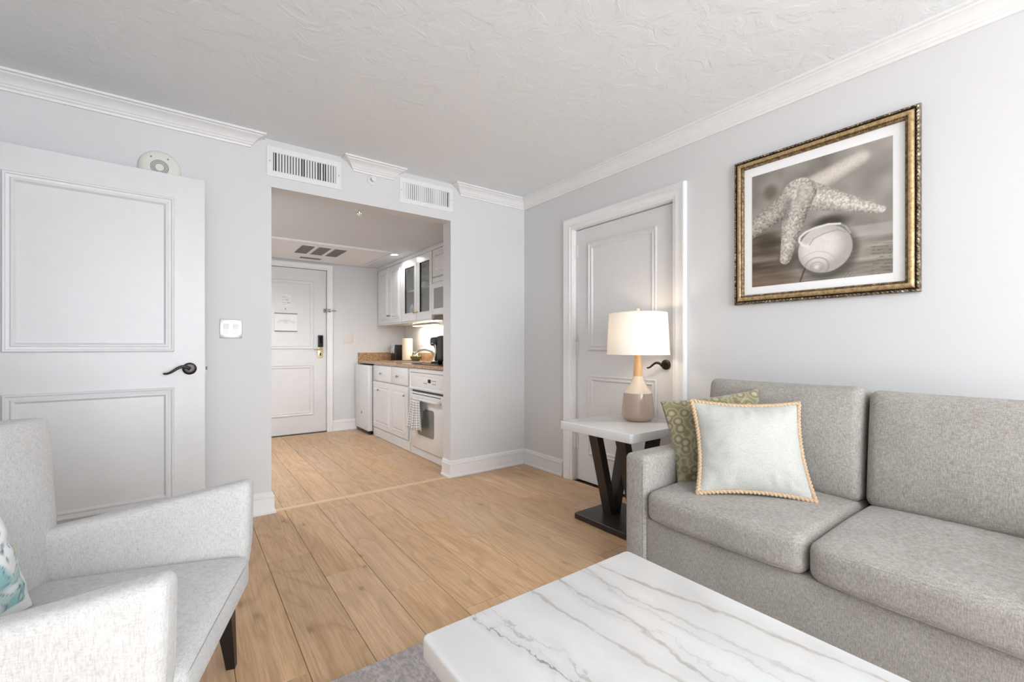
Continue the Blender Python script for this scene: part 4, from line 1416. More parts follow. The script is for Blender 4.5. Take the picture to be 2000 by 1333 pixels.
# microwave and the cabinet over it
mc = thing('over_range_cabinet', 'short white wall cabinet above the microwave', 'cabinet', (XU, 3.85, 1.80))
bm = B(); box(bm, XU, KXR - 0.002, YK + 0.05, 4.248, 1.800, UZ1); obj('body', bm, M_CAB, mc)
for a0, a1 in ((3.845, 4.240), (3.44, 3.839)):
    raised_door(MUF, a0, a1, 1.806, UZ1 - 0.006, mc, rail=0.045)
mw = thing('microwave', 'white microwave with grey window under the short wall cabinet', 'microwave', (XU, 3.85, 1.40))
bm = B(); bbox(bm, XU - 0.012, KXR - 0.01, YK + 0.06, 4.240, 1.405, 1.796, 0.006, 2); obj('body', bm, M_APPL, mw)
MMF = faceX(XU - 0.012)
bm = B(); mbox(bm, MMF, 3.62, 4.236, 1.41, 1.735, 0.0005, 0.020, 0.006, 2); dd = obj('door', bm, M_APPL, mw, smooth=True, angle=40)
bm = B(); mbox(bm, MMF, 3.70, 4.185, 1.470, 1.680, 0.0195, 0.0215, 0.001, 1); obj('door_window', bm, plain('microwave_window_grey', srgb(150, 150, 152), 0.1), dd)
bm = B(); mbox(bm, MMF, 3.45, 4.236, 1.745, 1.790, 0.0005, 0.010, 0.002, 1); obj('top_grille', bm, M_APPL, mw)
bm = B(); box(bm, XU + 0.03, KXR - 0.03, 3.60, 4.10, 1.310, 1.404); obj('hood_filter', bm, M_BLACK, mw)

# under-cabinet strip light
ul = thing('under_cabinet_light', 'lit white strip light under the glazed wall cabinet', 'light', (2.38, 5.0, UZ0 - 0.03))
bm = B(); bbox(bm, 2.345, 2.425, 4.72, 5.34, UZ0 - 0.022, UZ0 - 0.0045, 0.004, 1); obj('housing', bm, M_TRIM, ul)
bm = B(); box(bm, 2.352, 2.418, 4.73, 5.33, UZ0 - 0.027, UZ0 - 0.0222); obj('tube_lens', bm, emit('strip_lens', (1.0, 0.90, 0.76, 1), 9.0), ul)
ld = bpy.data.lights.new('strip_glow', 'AREA')
ld.shape = 'RECTANGLE'; ld.size, ld.size_y = 0.06, 0.6
ld.energy = 3.2
ld.color = (1.0, 0.88, 0.72)
lo = bpy.data.objects.new('strip_glow', ld); COL.objects.link(lo)
lo.location = (2.385, 5.03, UZ0 - 0.030)

# ------------------------------------------------------------------ framed picture
PY0, PY1, PZ0, PZ1 = 0.492, 1.286, 1.312, 2.114
MP = faceX(XR)
pc = thing('framed_picture', 'gold framed sepia photograph of a starfish and seashell above the sofa', 'picture', (XR, (PY0 + PY1) / 2, PZ0))
FR = [(0.0, 0.001), (0.0, 0.018), (0.003, 0.024), (0.008, 0.028), (0.012, 0.026), (0.014, 0.020), (0.017, 0.022), (0.023, 0.031), (0.033, 0.034), (0.039, 0.031), (0.042, 0.024),
      (0.045, 0.024), (0.049, 0.021), (0.052, 0.014), (0.052, 0.001)]
bm = B()
def carve(k, q, f):
    if k in (2, 3, 4):
        return 0.0035 * math.sin(f * 2 * PI * 46) * (1.0 if k == 3 else 0.6)
    if k in (11, 12):
        return 0.0018 * math.sin(f * 2 * PI * 70)
    return 0
rect_sweep(bm, MP, PY0, PY1, PZ0, PZ1, FR, 200, carve)
def gold_mat(name, c0, c1, c2, metal, rough):
    m, nt, p = new_mat(name)
    v = objcoord(nt)
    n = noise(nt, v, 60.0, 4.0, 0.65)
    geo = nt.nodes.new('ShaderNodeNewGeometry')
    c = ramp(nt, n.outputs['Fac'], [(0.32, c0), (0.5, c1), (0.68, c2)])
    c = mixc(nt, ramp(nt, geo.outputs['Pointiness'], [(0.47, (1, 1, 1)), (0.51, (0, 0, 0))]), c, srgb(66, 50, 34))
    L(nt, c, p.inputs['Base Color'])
    p.inputs['Metallic'].default_value = metal
    p.inputs['Roughness'].default_value = rough
    bump(nt, p, n.outputs['Fac'], 0.15, 0.001)
    return m
fm_n = len(FR)
for fi, f in enumerate(bm.faces):
    k = fi // 800
    f.material_index = 1 if (k <= 5 or k == fm_n - 1) else (2 if k >= 9 else 0)
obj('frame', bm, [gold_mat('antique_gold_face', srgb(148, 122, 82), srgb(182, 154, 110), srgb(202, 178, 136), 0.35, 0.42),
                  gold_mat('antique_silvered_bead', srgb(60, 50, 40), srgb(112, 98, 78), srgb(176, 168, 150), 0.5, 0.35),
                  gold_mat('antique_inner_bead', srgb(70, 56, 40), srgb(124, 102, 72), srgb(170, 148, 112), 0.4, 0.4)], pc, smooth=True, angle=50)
bm = B(); mbox(bm, MP, PY0 + 0.048, PY1 - 0.048, PZ0 + 0.048, PZ1 - 0.048, 0.002, 0.008); obj('mat_board', bm, plain('white_mat_board', srgb(253, 253, 253), 0.8), pc)

# the photograph itself: painted per vertex on a fine grid
QY0, QY1, QZ0, QZ1 = 0.586, 1.192, 1.405, 2.014
NX_, NY_ = 300, 300
s_ = np.linspace(0, 1, NX_ + 1)[None, :].repeat(NY_ + 1, 0)      # 0 = far side (door), 1 = window side
t_ = np.linspace(0, 1, NY_ + 1)[:, None].repeat(NX_ + 1, 1)      # 0 = bottom
# layout sheet units: 830 wide, about 735 tall
X = s_ * 900.0
Y = (1 - t_) * 900.0
rng = np.random.RandomState(3)
def vnoise(scale_x, scale_y, seed, octv=4):
    out = np.zeros_like(X); amp = 1.0; tot = 0
    r = np.random.RandomState(seed)
    for o_ in range(octv):
        gx, gy = int(scale_x * 2 ** o_) + 3, int(scale_y * 2 ** o_) + 3
        g = r.rand(gy, gx)
        px = s_ * (gx - 2); py = t_ * (gy - 2)
        ix, iy = px.astype(int), py.astype(int)
        fx, fy = px - ix, py - iy
        fx = fx * fx * (3 - 2 * fx); fy = fy * fy * (3 - 2 * fy)
        a = g[iy, ix] * (1 - fx) + g[iy, ix + 1] * fx
        b = g[iy + 1, ix] * (1 - fx) + g[iy + 1, ix + 1] * fx
        out += amp * (a * (1 - fy) + b * fy); tot += amp; amp *= 0.5
    return out / tot
def sm(e0, e1, x):
    t = np.clip((x - e0) / (e1 - e0), 0, 1)
    return t * t * (3 - 2 * t)
img = np.zeros(X.shape + (3,))
def put(mask, col):
    for i in range(3):
        c = col[i] if not isinstance(col[i], np.ndarray) else col[i]
        img[..., i] = img[..., i] * (1 - mask) + c * mask
def tone(v, warm=0.0):
    return (v + 5 + warm, v + 1, v - 5 - warm)
# ground and backdrop
soft = vnoise(4, 4, 1)
back = 140 + 66 * (soft - 0.5) + 14 * sm(300, 900, X)
put(np.ones_like(X), tone(back, 2))
put(0.55 * sm(150, 20, np.hypot((X - 800), (Y - 240) / 1.2)), tone(112))
put(0.6 * sm(120, 10, np.hypot((X - 890) / 1.2, (Y - 300))), tone(186))
put(0.45 * sm(160, 10, np.hypot((X - 640), (Y - 20))), tone(168))
wood = vnoise(3, 30, 5)
plank_tone = 150 + 90 * (wood - 0.5)
hz = 455 + 0.18 * X
g = sm(-30, 50, Y - hz)
put(g, tone(plank_tone - 6 * sm(300, 700, X), 3))
put(g * sm(470, 150, X) * 0.85, (104 + 86 * (wood - 0.5), 91 + 78 * (wood - 0.5), 79 + 70 * (wood - 0.5)))
put(sm(80, 20, np.hypot((X - 140), (Y - 165) / 1.1)) * 0.7, tone(92, 5))
put(sm(760, 880, Y) * sm(420, 120, X) * 0.6, (134, 112, 92))
put(sm(9, 3, np.abs(X - 385 + (Y - 800) * 0.35)) * sm(770, 790, Y), tone(80))
grain = vnoise(60, 60, 9, 2)
def arm(tipx, tipy, cx_, cy_, w0, w1, blur, bright, rough=1.0):
    dx, dy = tipx - cx_, tipy - cy_
    ln = math.hypot(dx, dy)
    u = ((X - cx_) * dx + (Y - cy_) * dy) / ln / ln
    d = ((X - cx_) * dy - (Y - cy_) * dx) / ln
    uc_ = np.clip(u, 0, 1)
    w = w0 + (w1 - w0) * uc_ ** 0.8
    dist = np.hypot(d, np.where(u > 1, (u - 1) * ln, np.where(u < 0, u * ln, 0)))
    m = sm(w + blur, w - blur, dist)
    rel = d / np.maximum(w, 1)
    shade = bright - 34 * np.abs(rel) ** 2 - 24 * sm(-0.1, 1.0, -rel if tipx > 400 else rel)
    bumps = vnoise(84, 84, int(abs(tipx)) % 50 + 2, 2)
    shade = shade + rough * 110 * (bumps - 0.5)
    return m, shade
put(sm(75, 20, np.hypot((X - 545) / 2.2, (Y - 492))) * 0.9, tone(60))
put(sm(90, 20, np.hypot((X - 120) / 1.5, (Y - 560) / 1.3)) * 0.75, tone(64, 3))
put(sm(100, 30, np.hypot((X - 270) / 1.1, (Y - 700))) * 0.6, tone(70))
put(sm(46, 30, np.abs(Y - 585 - 0.05 * (X - 600))) * sm(560, 640, X) * 0.55, tone(184))
for (tx, ty, w0, w1, bl, br, ro) in ((720, 95, 92, 56, 24, 212, 0.18), (-30, 450, 100, 66, 9, 178, 0.9),
                                     (838, 470, 122, 26, 6, 206, 0.9), (250, 708, 120, 40, 5, 192, 1.0)):
    m, sh = arm(tx, ty, 345, 235, w0, w1, bl, br, ro)
    put(m, tone(np.clip(sh, 60, 235), 3))
hub = sm(115, 60, np.hypot(X - 345, (Y - 240) * 1.05))
put(hub * 0.8, tone(np.clip(194 + 100 * (vnoise(58, 58, 21, 2) - 0.5), 80, 232), 3))
put(sm(34, 8, np.abs(X - 262 + (Y - 330) * 0.16)) * sm(200, 280, Y) * sm(470, 380, Y) * 0.5, tone(104))
cx_, cy_, rx, ry = 510, 676, 172, 172
el = np.hypot((X - cx_) / rx, (Y - cy_) / ry)
put(sm(1.3, 0.95, np.hypot((X - cx_ - 14) / rx, (Y - cy_ - 26) / ry)) * 0.65, tone(70))
sh = 228 - 52 * sm(0.25, 1.05, np.hypot((X - cx_ + 30) / rx, (Y - cy_ + 30) / ry)) ** 2 + 10 * (grain - 0.5)
spd = np.hypot((X - 462) / 1.12, Y - 800)
inside = sm(1.02, 0.97, el)
put(inside, tone(np.clip(sh, 120, 240), 1))
put(sm(6, 2, np.abs(spd - 112)) * inside * 0.30, tone(165))
put(sm(7, 2, np.abs(spd - 68)) * inside * 0.55, tone(140))
put(sm(6, 2, np.abs(spd - 36)) * inside * 0.45, tone(150))
put(sm(22, 6, spd) * 0.7 * inside, tone(242))
# the rolled lip of the shell and the shade under it
def stroke(pts, w, blur):
    d = np.full(X.shape, 1e9)
    for (x0, y0), (x1, y1) in zip(pts, pts[1:]):
        ux, uy = x1 - x0, y1 - y0
        f = np.clip(((X - x0) * ux + (Y - y0) * uy) / (ux * ux + uy * uy), 0, 1)
        d = np.minimum(d, np.hypot(X - x0 - f * ux, Y - y0 - f * uy))
    return sm(w + blur, w - blur, d)
put(stroke([(400, 600), (450, 560), (540, 535), (600, 545)], 22, 16) * 0.45, tone(186))
put(stroke([(415, 632), (440, 590), (500, 566), (590, 552), (640, 580)], 4, 5) * 0.55, tone(138))
put(stroke([(410, 640), (372, 626), (346, 592), (352, 560), (390, 530), (455, 510), (535, 502), (606, 514)], 7, 6), tone(238))
put(stroke([(606, 514), (640, 540), (668, 590)], 5, 7) * 0.5, tone(236))
rowp = (Y - 0.12 * X)
dash = (np.sin(rowp / 3.6) > 0.2) & (vnoise(60, 70, 33, 1) > 0.52)
put(dash * sm(760, 800, X) * sm(660, 720, Y) * 0.5, tone(96))
dash2 = (np.sin((X + 0.9 * Y) / 4.0) > 0.3)
put(dash2 * sm(700, 660, X) * sm(600, 640, X) * sm(800, 830, Y) * 0.35, tone(90))
img = np.clip(img, 0, 255) / 255.0
lin = np.where(img <= 0.04045, img / 12.92, ((img + 0.055) / 1.055) ** 2.4)

def paint_grid(name, P, lin, mat, parent, n0, n1):
    """P: (n1+1, n0+1, 3) points, lin: colours of the same grid"""
    idx = np.arange((n0 + 1) * (n1 + 1)).reshape(n1 + 1, n0 + 1)
    faces = np.stack([idx[:-1, :-1], idx[:-1, 1:], idx[1:, 1:], idx[1:, :-1]], -1).reshape(-1, 4)
    me = bpy.data.meshes.new(name)
    me.from_pydata(P.reshape(-1, 3).tolist(), [], faces.tolist())
    ca = me.color_attributes.new('print', 'FLOAT_COLOR', 'POINT')
    rgba = np.concatenate([lin.reshape(-1, 3), np.ones((lin.size // 3, 1))], 1)
    ca.data.foreach_set('color', rgba.astype(np.float32).ravel())
    me.polygons.foreach_set('use_smooth', [True] * len(me.polygons))
    me.materials.append(mat)
    o = bpy.data.objects.new(name, me)
    COL.objects.link(o)
    o.parent = parent
    return o
P = np.zeros(X.shape + (3,))
P[..., 0] = XR - 0.0095
P[..., 1] = QY1 + (QY0 - QY1) * s_
P[..., 2] = QZ0 + (QZ1 - QZ0) * t_
P -= np.array(pc.location)
po_ = paint_grid('photo_print', P, lin, attr_mat('starfish_photo_print', 0.5, False), pc, NX_, NY_)

# ------------------------------------------------------------------ sofa
SFX, SBX = 1.592, 2.500
so = thing('sofa', 'grey linen two-seat sofa along the picture wall', 'sofa', ((SFX + SBX) / 2, 0.585, 0))
SY0_, SY1_ = -0.145, 1.312
AW = 0.112
bm = B(); t = bmesh.new(); roundbox(t, (2.40 - SFX - 0.012) / 2, (SY1_ - SY0_ - 2 * AW + 0.02) / 2, 0.135, 0.018, None, (6, 6, 3), 3)
merge(bm, t, Matrix.Translation(((2.40 + SFX + 0.012) / 2, (SY0_ + SY1_) / 2, 0.202))); obj('base', bm, M_SOFA, so, smooth=True)
for yc in (SY1_ - AW / 2, SY0_ + AW / 2):
    bm = B(); t = bmesh.new(); roundbox(t, (SBX - SFX) / 2, AW / 2, 0.275, 0.026, None, (8, 2, 6), 4)
    merge(bm, t, Matrix.Translation(((SBX + SFX) / 2, yc, 0.328))); a = obj('arm', bm, M_SOFA, so, smooth=True)
    s = -1 if yc > 0.5 else 1
    bm = B()
    q = yc + s * (AW / 2 - 0.012)
    tube(bm, [(SFX + 0.004, q, 0.08), (SFX + 0.003, q, 0.56), (SFX + 0.012, q + s * 0.004, 0.585), (SFX + 0.04, q + s * 0.004, 0.594), (SBX - 0.15, q + s * 0.004, 0.594)], 0.0022, 6); obj('seam', bm, M_SOFA, a)
bm = B(); t = bmesh.new(); roundbox(t, 0.085, (SY1_ - SY0_ - 2 * AW) / 2 + 0.01, 0.36, 0.03, None, (2, 8, 6), 4)
merge(bm, t, Matrix.Translation((SBX - 0.09, (SY0_ + SY1_) / 2, 0.43))); obj('back_frame', bm, M_SOFA, so, smooth=True)
ymid = 0.588
for (c0, c1) in ((ymid + 0.003, SY1_ - AW - 0.002), (SY0_ + AW + 0.002, ymid - 0.003)):
    hx, hy, hz = 0.335, (c1 - c0) / 2, 0.064
    def puff(x, y, z, hx=hx, hy=hy, hz=hz):
        u, v = x / hx, y / hy
        k = max(0, 1 - u * u) * max(0, 1 - v * v)
        if z > 0:
            z = z + 0.016 * k ** 0.6 * (z / hz)
        # the front bows out a little between the corners
        if u < -0.5:
            x -= 0.022 * max(0, 1 - v ** 4) * min(1, (-u - 0.5) * 2)
        z += 0.0025 * math.sin(9 * x + 5 * y) * (1 if z > 0 else 0)
        return x, y, z
    bm = B(); t = bmesh.new(); roundbox(t, hx, hy, hz, 0.036, puff, (14, 14, 4), 5)
    merge(bm, t, Matrix.Translation((SFX + 0.002 + hx, (c0 + c1) / 2, 0.333 + hz))); sc_ = obj('seat_cushion', bm, M_SOFA, so, smooth=True)
    for z in (0.441, 0.346):
        bm = B()
        pts = []
        n = 24
        for i in range(n + 1):
            v = -0.955 + 1.91 * i / n
            xx = SFX + 0.002 - 0.022 * (1 - v ** 4) + (0.009 if z > 0.4 else 0.010) + 0.020 * max(0, abs(v) - 0.88) / 0.12
            pts.append((xx, (c0 + c1) / 2 + v * hy, z + (0.006 * (1 - v * v) if z > 0.4 else 0)))
        tube(bm, pts, 0.0022, 6); obj('seam', bm, M_SOFA, sc_)
for (c0, c1, top) in ((ymid + 0.006, SY1_ - AW + 0.045, 0.915), (SY0_ + AW - 0.04, ymid - 0.006, 0.905)):
    hx, hy, hz = 0.085, (c1 - c0) / 2, (top - 0.450) / 2
    def puffb(x, y, z, hx=hx, hy=hy, hz=hz, sd=top):
        v, w = y / hy, z / hz
        k = max(0, 1 - v * v) * max(0, 1 - w * w)
        if x < 0:
            x -= 0.034 * k ** 0.7
        z -= 0.012 * (1 - abs(v) ** 3) * (1 if w > 0.8 else 0) * 0.4
        x += 0.003 * math.sin(31 * y + 3) * max(0, w - 0.55) + 0.002 * math.sin(12 * y + 9 * z)
        return x, y, z
    bm = B(); t = bmesh.new(); roundbox(t, hx, hy, hz, 0.038, puffb, (3, 16, 14), 5)
    merge(bm, t, Matrix.Translation((2.232, (c0 + c1) / 2, 0.447 + hz)) @ Matrix.Rotation(math.radians(7), 4, 'Y')); obj('back_cushion', bm, M_SOFA, so, smooth=True)
for xx in (SFX + 0.06, 2.40):
    for yy in (SY0_ + 0.06, SY1_ - 0.06):
        bm = B(); lathe(bm, [(0.018, 0.0), (0.024, 0.070)], (xx, yy, 0.0005), 12); obj('foot', bm, M_BLACKLEG, so)

# ------------------------------------------------------------------ cushions
def pillow_grid(w, h, T, n=64, ears=0.07, sag=0.0, seed=0):
    """front and back sheets of a pillow, local x across, z up, y thickness (front towards -y); returns vertex lists"""
    res = []
    for side in (-1, 1):
        rows = []
        for j in range(n + 1):
            b = -1 + 2 * j / n
            row = []
            for i in range(n + 1):
                a = -1 + 2 * i / n
                x = a * (1 - ears * (1 - b * b) * abs(a) ** 1.5) * w / 2
                z = b * (1 - ears * (1 - a * a) * abs(b) ** 1.5) * h / 2
                k = (max(0, 1 - a ** 4) ** 0.75) * (max(0, 1 - b ** 4) ** 0.75)
                k = k * (0.62 + 0.38 * (1 - a * a) * (1 - b * b))
                y = side * (T / 2) * k
                # wrinkles that run in from the seams
                rad = max(abs(a), abs(b))
                wv = mnoise.noise(Vector((a * 2.2 + seed, b * 2.2, side * 3.0)))
                wr = math.sin((a if abs(b) > abs(a) else b) * 15 + wv * 5 + seed) * max(0, rad - 0.45) * (1 - rad) * 4
                y += side * 0.0085 * wr + 0.006 * wv * k
                row.append((x, y, z + h / 2))
            rows.append(row)
        res.append(rows)
    return res

def pillow_mesh(name, res, frame, mat, parent, n, colfn=None):
    """frame: 4x4; welds the two sheets"""
    bm = B()
    lay = bm.verts.layers.float_color.new('print') if colfn else None
    for side, rows in zip((-1, 1), res):
        vs = []
        for j, row in enumerate(rows):
            vr = []
            for i, p in enumerate(row):
                v = bm.verts.new(frame @ Vector(p))
                if lay:
                    v[lay] = colfn(-1 + 2 * i / n, -1 + 2 * j / n, side)
                vr.append(v)
            vs.append(vr)
        for j in range(n):
            for i in range(n):
                q = [vs[j][i], vs[j][i + 1], vs[j + 1][i + 1], vs[j + 1][i]]
                quad(bm, q if side < 0 else list(reversed(q)))
    bmesh.ops.remove_doubles(bm, verts=bm.verts, dist=1e-5)
    bmesh.ops.recalc_face_normals(bm, faces=bm.faces)
    return obj(name, bm, mat, parent, smooth=True)

def frame_from(bottom, xdir, updir):
    x = Vector(xdir).normalized()
    z = (Vector(updir) - x * Vector(updir).dot(x)).normalized()
    y = z.cross(x)
    m = Matrix((x, y, z)).transposed().to_4x4()
    m.translation = Vector(bottom)
    return m

# cream cushion with rope edge
PN = 56
b0, b1 = Vector((1.700, 1.025, 0.476)), Vector((1.980, 0.691, 0.476))
t0, t1 = Vector((1.800, 1.150, 0.842)), Vector((2.098, 0.832, 0.836))
fr1 = frame_from((b0 + b1) / 2, b1 - b0, (t0 + t1) / 2 - (b0 + b1) / 2)
w1, h1 = 0.425, 0.395
cu = thing('throw_pillow', 'square pale linen throw pillow edged with tan rope on the sofa', 'pillow', tuple((b0 + b1) / 2))
res = pillow_grid(w1, h1, 0.15, PN, 0.10, seed=2.0)
pillow_mesh('cover', res, fr1, M_CREAM, cu, PN)
front = res[0]
loop = [front[0][i] for i in range(PN)] + [front[j][PN] for j in range(PN)] + [front[PN][i] for i in range(PN, 0, -1)] + [front[j][0] for j in range(PN, 0, -1)]
pts = []
mdl = Vector((0, 0, h1 / 2))
for k, p in enumerate(loop):
    for s in range(3):
        q = Vector(p).lerp(Vector(loop[(k + 1) % len(loop)]), s / 3)
        q.y *= 0.2
        q = mdl + (q - mdl) * 1.012
        pts.append(fr1 @ q)
# two twisted lobes make the rope
bm = B(); tube(bm, pts, 0.0095, 14, True, lambda i, a: 0.62 + 0.46 * abs(math.cos(a - i * 0.52)))
obj('rope_trim', bm, M_ROPE, cu, smooth=True)

# green patterned cushion behind it
def green_mat():
    m, nt, p = new_mat('olive_ring_pattern')
    v = objcoord(nt, (1, 1, 1))
    w = noise(nt, v, 14.0, 2.0)
    vo = nt.nodes.new('ShaderNodeTexVoronoi'); vo.inputs['Scale'].default_value = 24.0
    vo.inputs['Randomness'].default_value = 0.55
    vm = nt.nodes.new('ShaderNodeVectorMath'); vm.operation = 'MULTIPLY_ADD'
    L(nt, w.outputs['Color'], vm.inputs[0]); vm.inputs[1].default_value = (0.02, 0.02, 0.02); L(nt, v, vm.inputs[2])
    L(nt, vm.outputs[0], vo.inputs['Vector'])
    c = ramp(nt, vo.outputs['Distance'], [(0.0, srgb(182, 173, 142)), (0.24, srgb(168, 159, 128)), (0.36, srgb(122, 114, 84)), (0.50, srgb(132, 124, 92)), (0.60, srgb(168, 161, 132)), (0.70, srgb(136, 129, 97))])
    L(nt, c, p.inputs['Base Color'])
    p.inputs['Roughness'].default_value = 0.75
    p.inputs['Sheen Weight'].default_value = 0.35
    bump(nt, p, w.outputs['Fac'], 0.1, 0.001)
    return m
g0, g1 = Vector((1.803, 1.162, 0.482)), Vector((2.113, 0.890, 0.482))
gt0, gt1 = Vector((1.850, 1.282, 0.826)), Vector((2.173, 0.975, 0.892))
fr2 = frame_from((g0 + g1) / 2, gt1 - gt0, (gt0 + gt1) / 2 - (g0 + g1) / 2)
gp = thing('throw_pillow', 'olive green throw pillow with pale ring pattern behind the rope-edged pillow', 'pillow', tuple((g0 + g1) / 2))
pillow_mesh('cover', pillow_grid(0.445, 0.385, 0.13, PN, 0.06, seed=7.0), fr2, green_mat(), gp, PN)

# ------------------------------------------------------------------ coffee table
ct = thing('coffee_table', 'low coffee table with veined white stone top on the rug', 'table', (0.755, 0.285, 0))
bm = B()
rounded_slab(bm, 0.413, 1.098, -0.325, 0.895, 0.402, 0.450, 0.016, 0.006)
top = obj('top', bm, M_MARBLE, ct, smooth=True, angle=40)
bm = B(); bbox(bm, 0.555, 0.955, -0.125, 0.695, 0.0125, 0.047, 0.003, 1); obj('base_plate', bm, M_ESPRESSO, ct)
for yc in (-0.02, 0.59):
    for s in (-1, 1):
        bm = B()
        v = []
        for z, xo in ((0.047, 0.03), (0.401, 0.17)):
            for dx in (-0.032, 0.032):
                for dy in (-0.045, 0.045):
                    v.append(bm.verts.new((0.755 + s * xo + dx, yc + dy, z)))
        for idx in ((0, 1, 3, 2), (4, 6, 7, 5), (0, 4, 5, 1), (2, 3, 7, 6), (0, 2, 6, 4), (1, 5, 7, 3)):
            quad(bm, [v[i] for i in idx])
        bmesh.ops.recalc_face_normals(bm, faces=bm.faces)
        obj('leg', bm, M_ESPRESSO, ct)

# ------------------------------------------------------------------ rug
def rug_mat():
    m, nt, p = new_mat('rug_grey_rose_pile')
    v = objcoord(nt)
    n1 = noise(nt, v, 3.2, 5.0, 0.62, 0.8)
    n2 = noise(nt, objcoord(nt, (1, 0.45, 1)), 110.0, 3.0, 0.7)
    n3 = noise(nt, v, 24.0, 4.0, 0.7)
    c = ramp(nt, n1.outputs['Fac'], [(0.30, srgb(176, 170, 168)), (0.45, srgb(212, 204, 200)), (0.55, srgb(196, 192, 192)), (0.70, srgb(220, 214, 208))])
    c = mixc(nt, math_node(nt, 'MULTIPLY', ramp(nt, n2.outputs['Fac'], [(0.42, (1, 1, 1)), (0.58, (0, 0, 0))]), 0.50), c, srgb(132, 127, 127))
    c = mixc(nt, math_node(nt, 'MULTIPLY', ramp(nt, n3.outputs['Fac'], [(0.5, (0, 0, 0)), (0.68, (1, 1, 1))]), 0.4), c, srgb(206, 186, 178))
    L(nt, c, p.inputs['Base Color'])
    p.inputs['Roughness'].default_value = 0.95
    p.inputs['Specular IOR Level'].default_value = 0.1
    bump(nt, p, n2.outputs['Fac'], 0.45, 0.003)
    return m
bm = B(); t = bmesh.new(); roundbox(t, 0.68, 1.20, 0.006, 0.005, None, (10, 16, 1), 3)
merge(bm, t, Matrix.Translation((0.845, 0.283, 0.0065)))
tag(obj('area_rug', bm, rug_mat(), None, smooth=True), 'grey and rose speckled low-pile rug under the coffee table', 'rug')

# ------------------------------------------------------------------ side table
st = thing('side_table', 'side table with white stone top and dark V-shaped legs beside the sofa', 'table', (2.165, 1.78, 0))
TZ = 0.615
bm = B()
rounded_slab(bm, 1.882, 2.452, 1.502, 2.058, TZ - 0.050, TZ, 0.018, 0.004)
obj('top', bm, M_MARBLE2, st, smooth=True, angle=40)
bm = B(); bbox(bm, 1.972, 2.360, 1.560, 2.018, 0.0005, 0.036, 0.003, 1); obj('base_plate', bm, M_ESPRESSO, st)
for yc in (1.885, 1.675):
    for s in (-1, 1):
        bm = B()
        v = []
        for z, xo in ((0.036, 0.012 if s < 0 else 0.020), (TZ - 0.0505, 0.150)):
            for dx in (-0.026, 0.026):
                for dy in (-0.034, 0.034):
                    v.append(bm.verts.new((2.165 + s * xo + dx, yc + dy, z)))
        for idx in ((0, 1, 3, 2), (4, 6, 7, 5), (0, 4, 5, 1), (2, 3, 7, 6), (0, 2, 6, 4), (1, 5, 7, 3)):
            quad(bm, [v[i] for i in idx])
        bmesh.ops.recalc_face_normals(bm, faces=bm.faces)
        obj('leg', bm, M_ESPRESSO, st)

# ------------------------------------------------------------------ table lamp
LX, LY = 2.305, 1.790
tl = thing('table_lamp', 'lit table lamp with taupe ceramic base and white drum shade', 'lamp', (LX, LY, TZ))
def ceramic(name, col):
    m = plain(name, col, 0.10, gscale=8, grain=0.03, coat=0.4)
    return m
bm = B(); lathe(bm, [(0.060, 0.0), (0.085, 0.003), (0.088, 0.008), (0.097, 0.018), (0.1010, 0.032), (0.0985, 0.075), (0.093, 0.125), (0.087, 0.172)], (LX, LY, TZ + 0.0005), 48, cap1=True)
bo = obj('base', bm, ceramic('taupe_glazed_ceramic', srgb(178, 157, 142)), tl, smooth=True, angle=40)
bm = B(); lathe(bm, [(0.0872, 0.172), (0.080, 0.182), (0.060, 0.208), (0.044, 0.236), (0.034, 0.262), (0.0305, 0.276)], (LX, LY, TZ + 0.0005), 48); obj('shoulder', bm, ceramic('cream_ceramic_lamplit', srgb(222, 205, 186)), tl, smooth=True, angle=40)  # cream upper part of the two-tone base, lamplight partly in its colour
def neck_mat():
    m, nt, p = new_mat('light_wood_neck')
    n = noise(nt, objcoord(nt, (60, 60, 6)), 1.0, 3.0)
    L(nt, ramp(nt, n.outputs['Fac'], [(0.3, srgb(190, 148, 100)), (0.7, srgb(216, 176, 128))]), p.inputs['Base Color'])
    p.inputs['Roughness'].default_value = 0.45
    return m
bm = B(); lathe(bm, [(0.0285, 0.276), (0.027, 0.30), (0.0215, 0.38), (0.0195, 0.418)], (LX, LY, TZ + 0.0005), 28); obj('neck', bm, neck_mat(), tl, smooth=True, angle=40)
bm = B(); lathe(bm, [(0.008, 0.418), (0.008, 0.445), (0.019, 0.448), (0.019, 0.495)], (LX, LY, TZ), 16); obj('socket', bm, M_BRASS, tl)
SZ0, SZ1 = 1.028, 1.288
bm = B(); lathe(bm, [(0.0135, 0.495), (0.024, 0.525), (0.030, 0.555), (0.024, 0.580), (0.001, 0.590)], (LX, LY, TZ), 20); obj('bulb', bm, emit('bulb_glow', (1.0, 0.79, 0.58, 1), 44.0), tl, smooth=True)
def shade_mat():
    m = bpy.data.materials.new('white_linen_shade')
    m.use_nodes = True
    nt = m.node_tree
    nt.nodes.clear()
    o = nt.nodes.new('ShaderNodeOutputMaterial')
    v = objcoord(nt, (220, 220, 220))
    n = noise(nt, v, 1.0, 2.0)
    c = ramp(nt, n.outputs['Fac'], [(0.35, (0.84, 0.81, 0.76, 1)), (0.65, (0.90, 0.88, 0.84, 1))])
    d = nt.nodes.new('ShaderNodeBsdfDiffuse'); t = nt.nodes.new('ShaderNodeBsdfTranslucent')
    L(nt, c, d.inputs['Color']); L(nt, c, t.inputs['Color'])
    mx = nt.nodes.new('ShaderNodeMixShader'); mx.inputs[0].default_value = 0.20
    L(nt, d.outputs[0], mx.inputs[1]); L(nt, t.outputs[0], mx.inputs[2])
    L(nt, mx.outputs[0], o.inputs['Surface'])
    return m
bm = B()
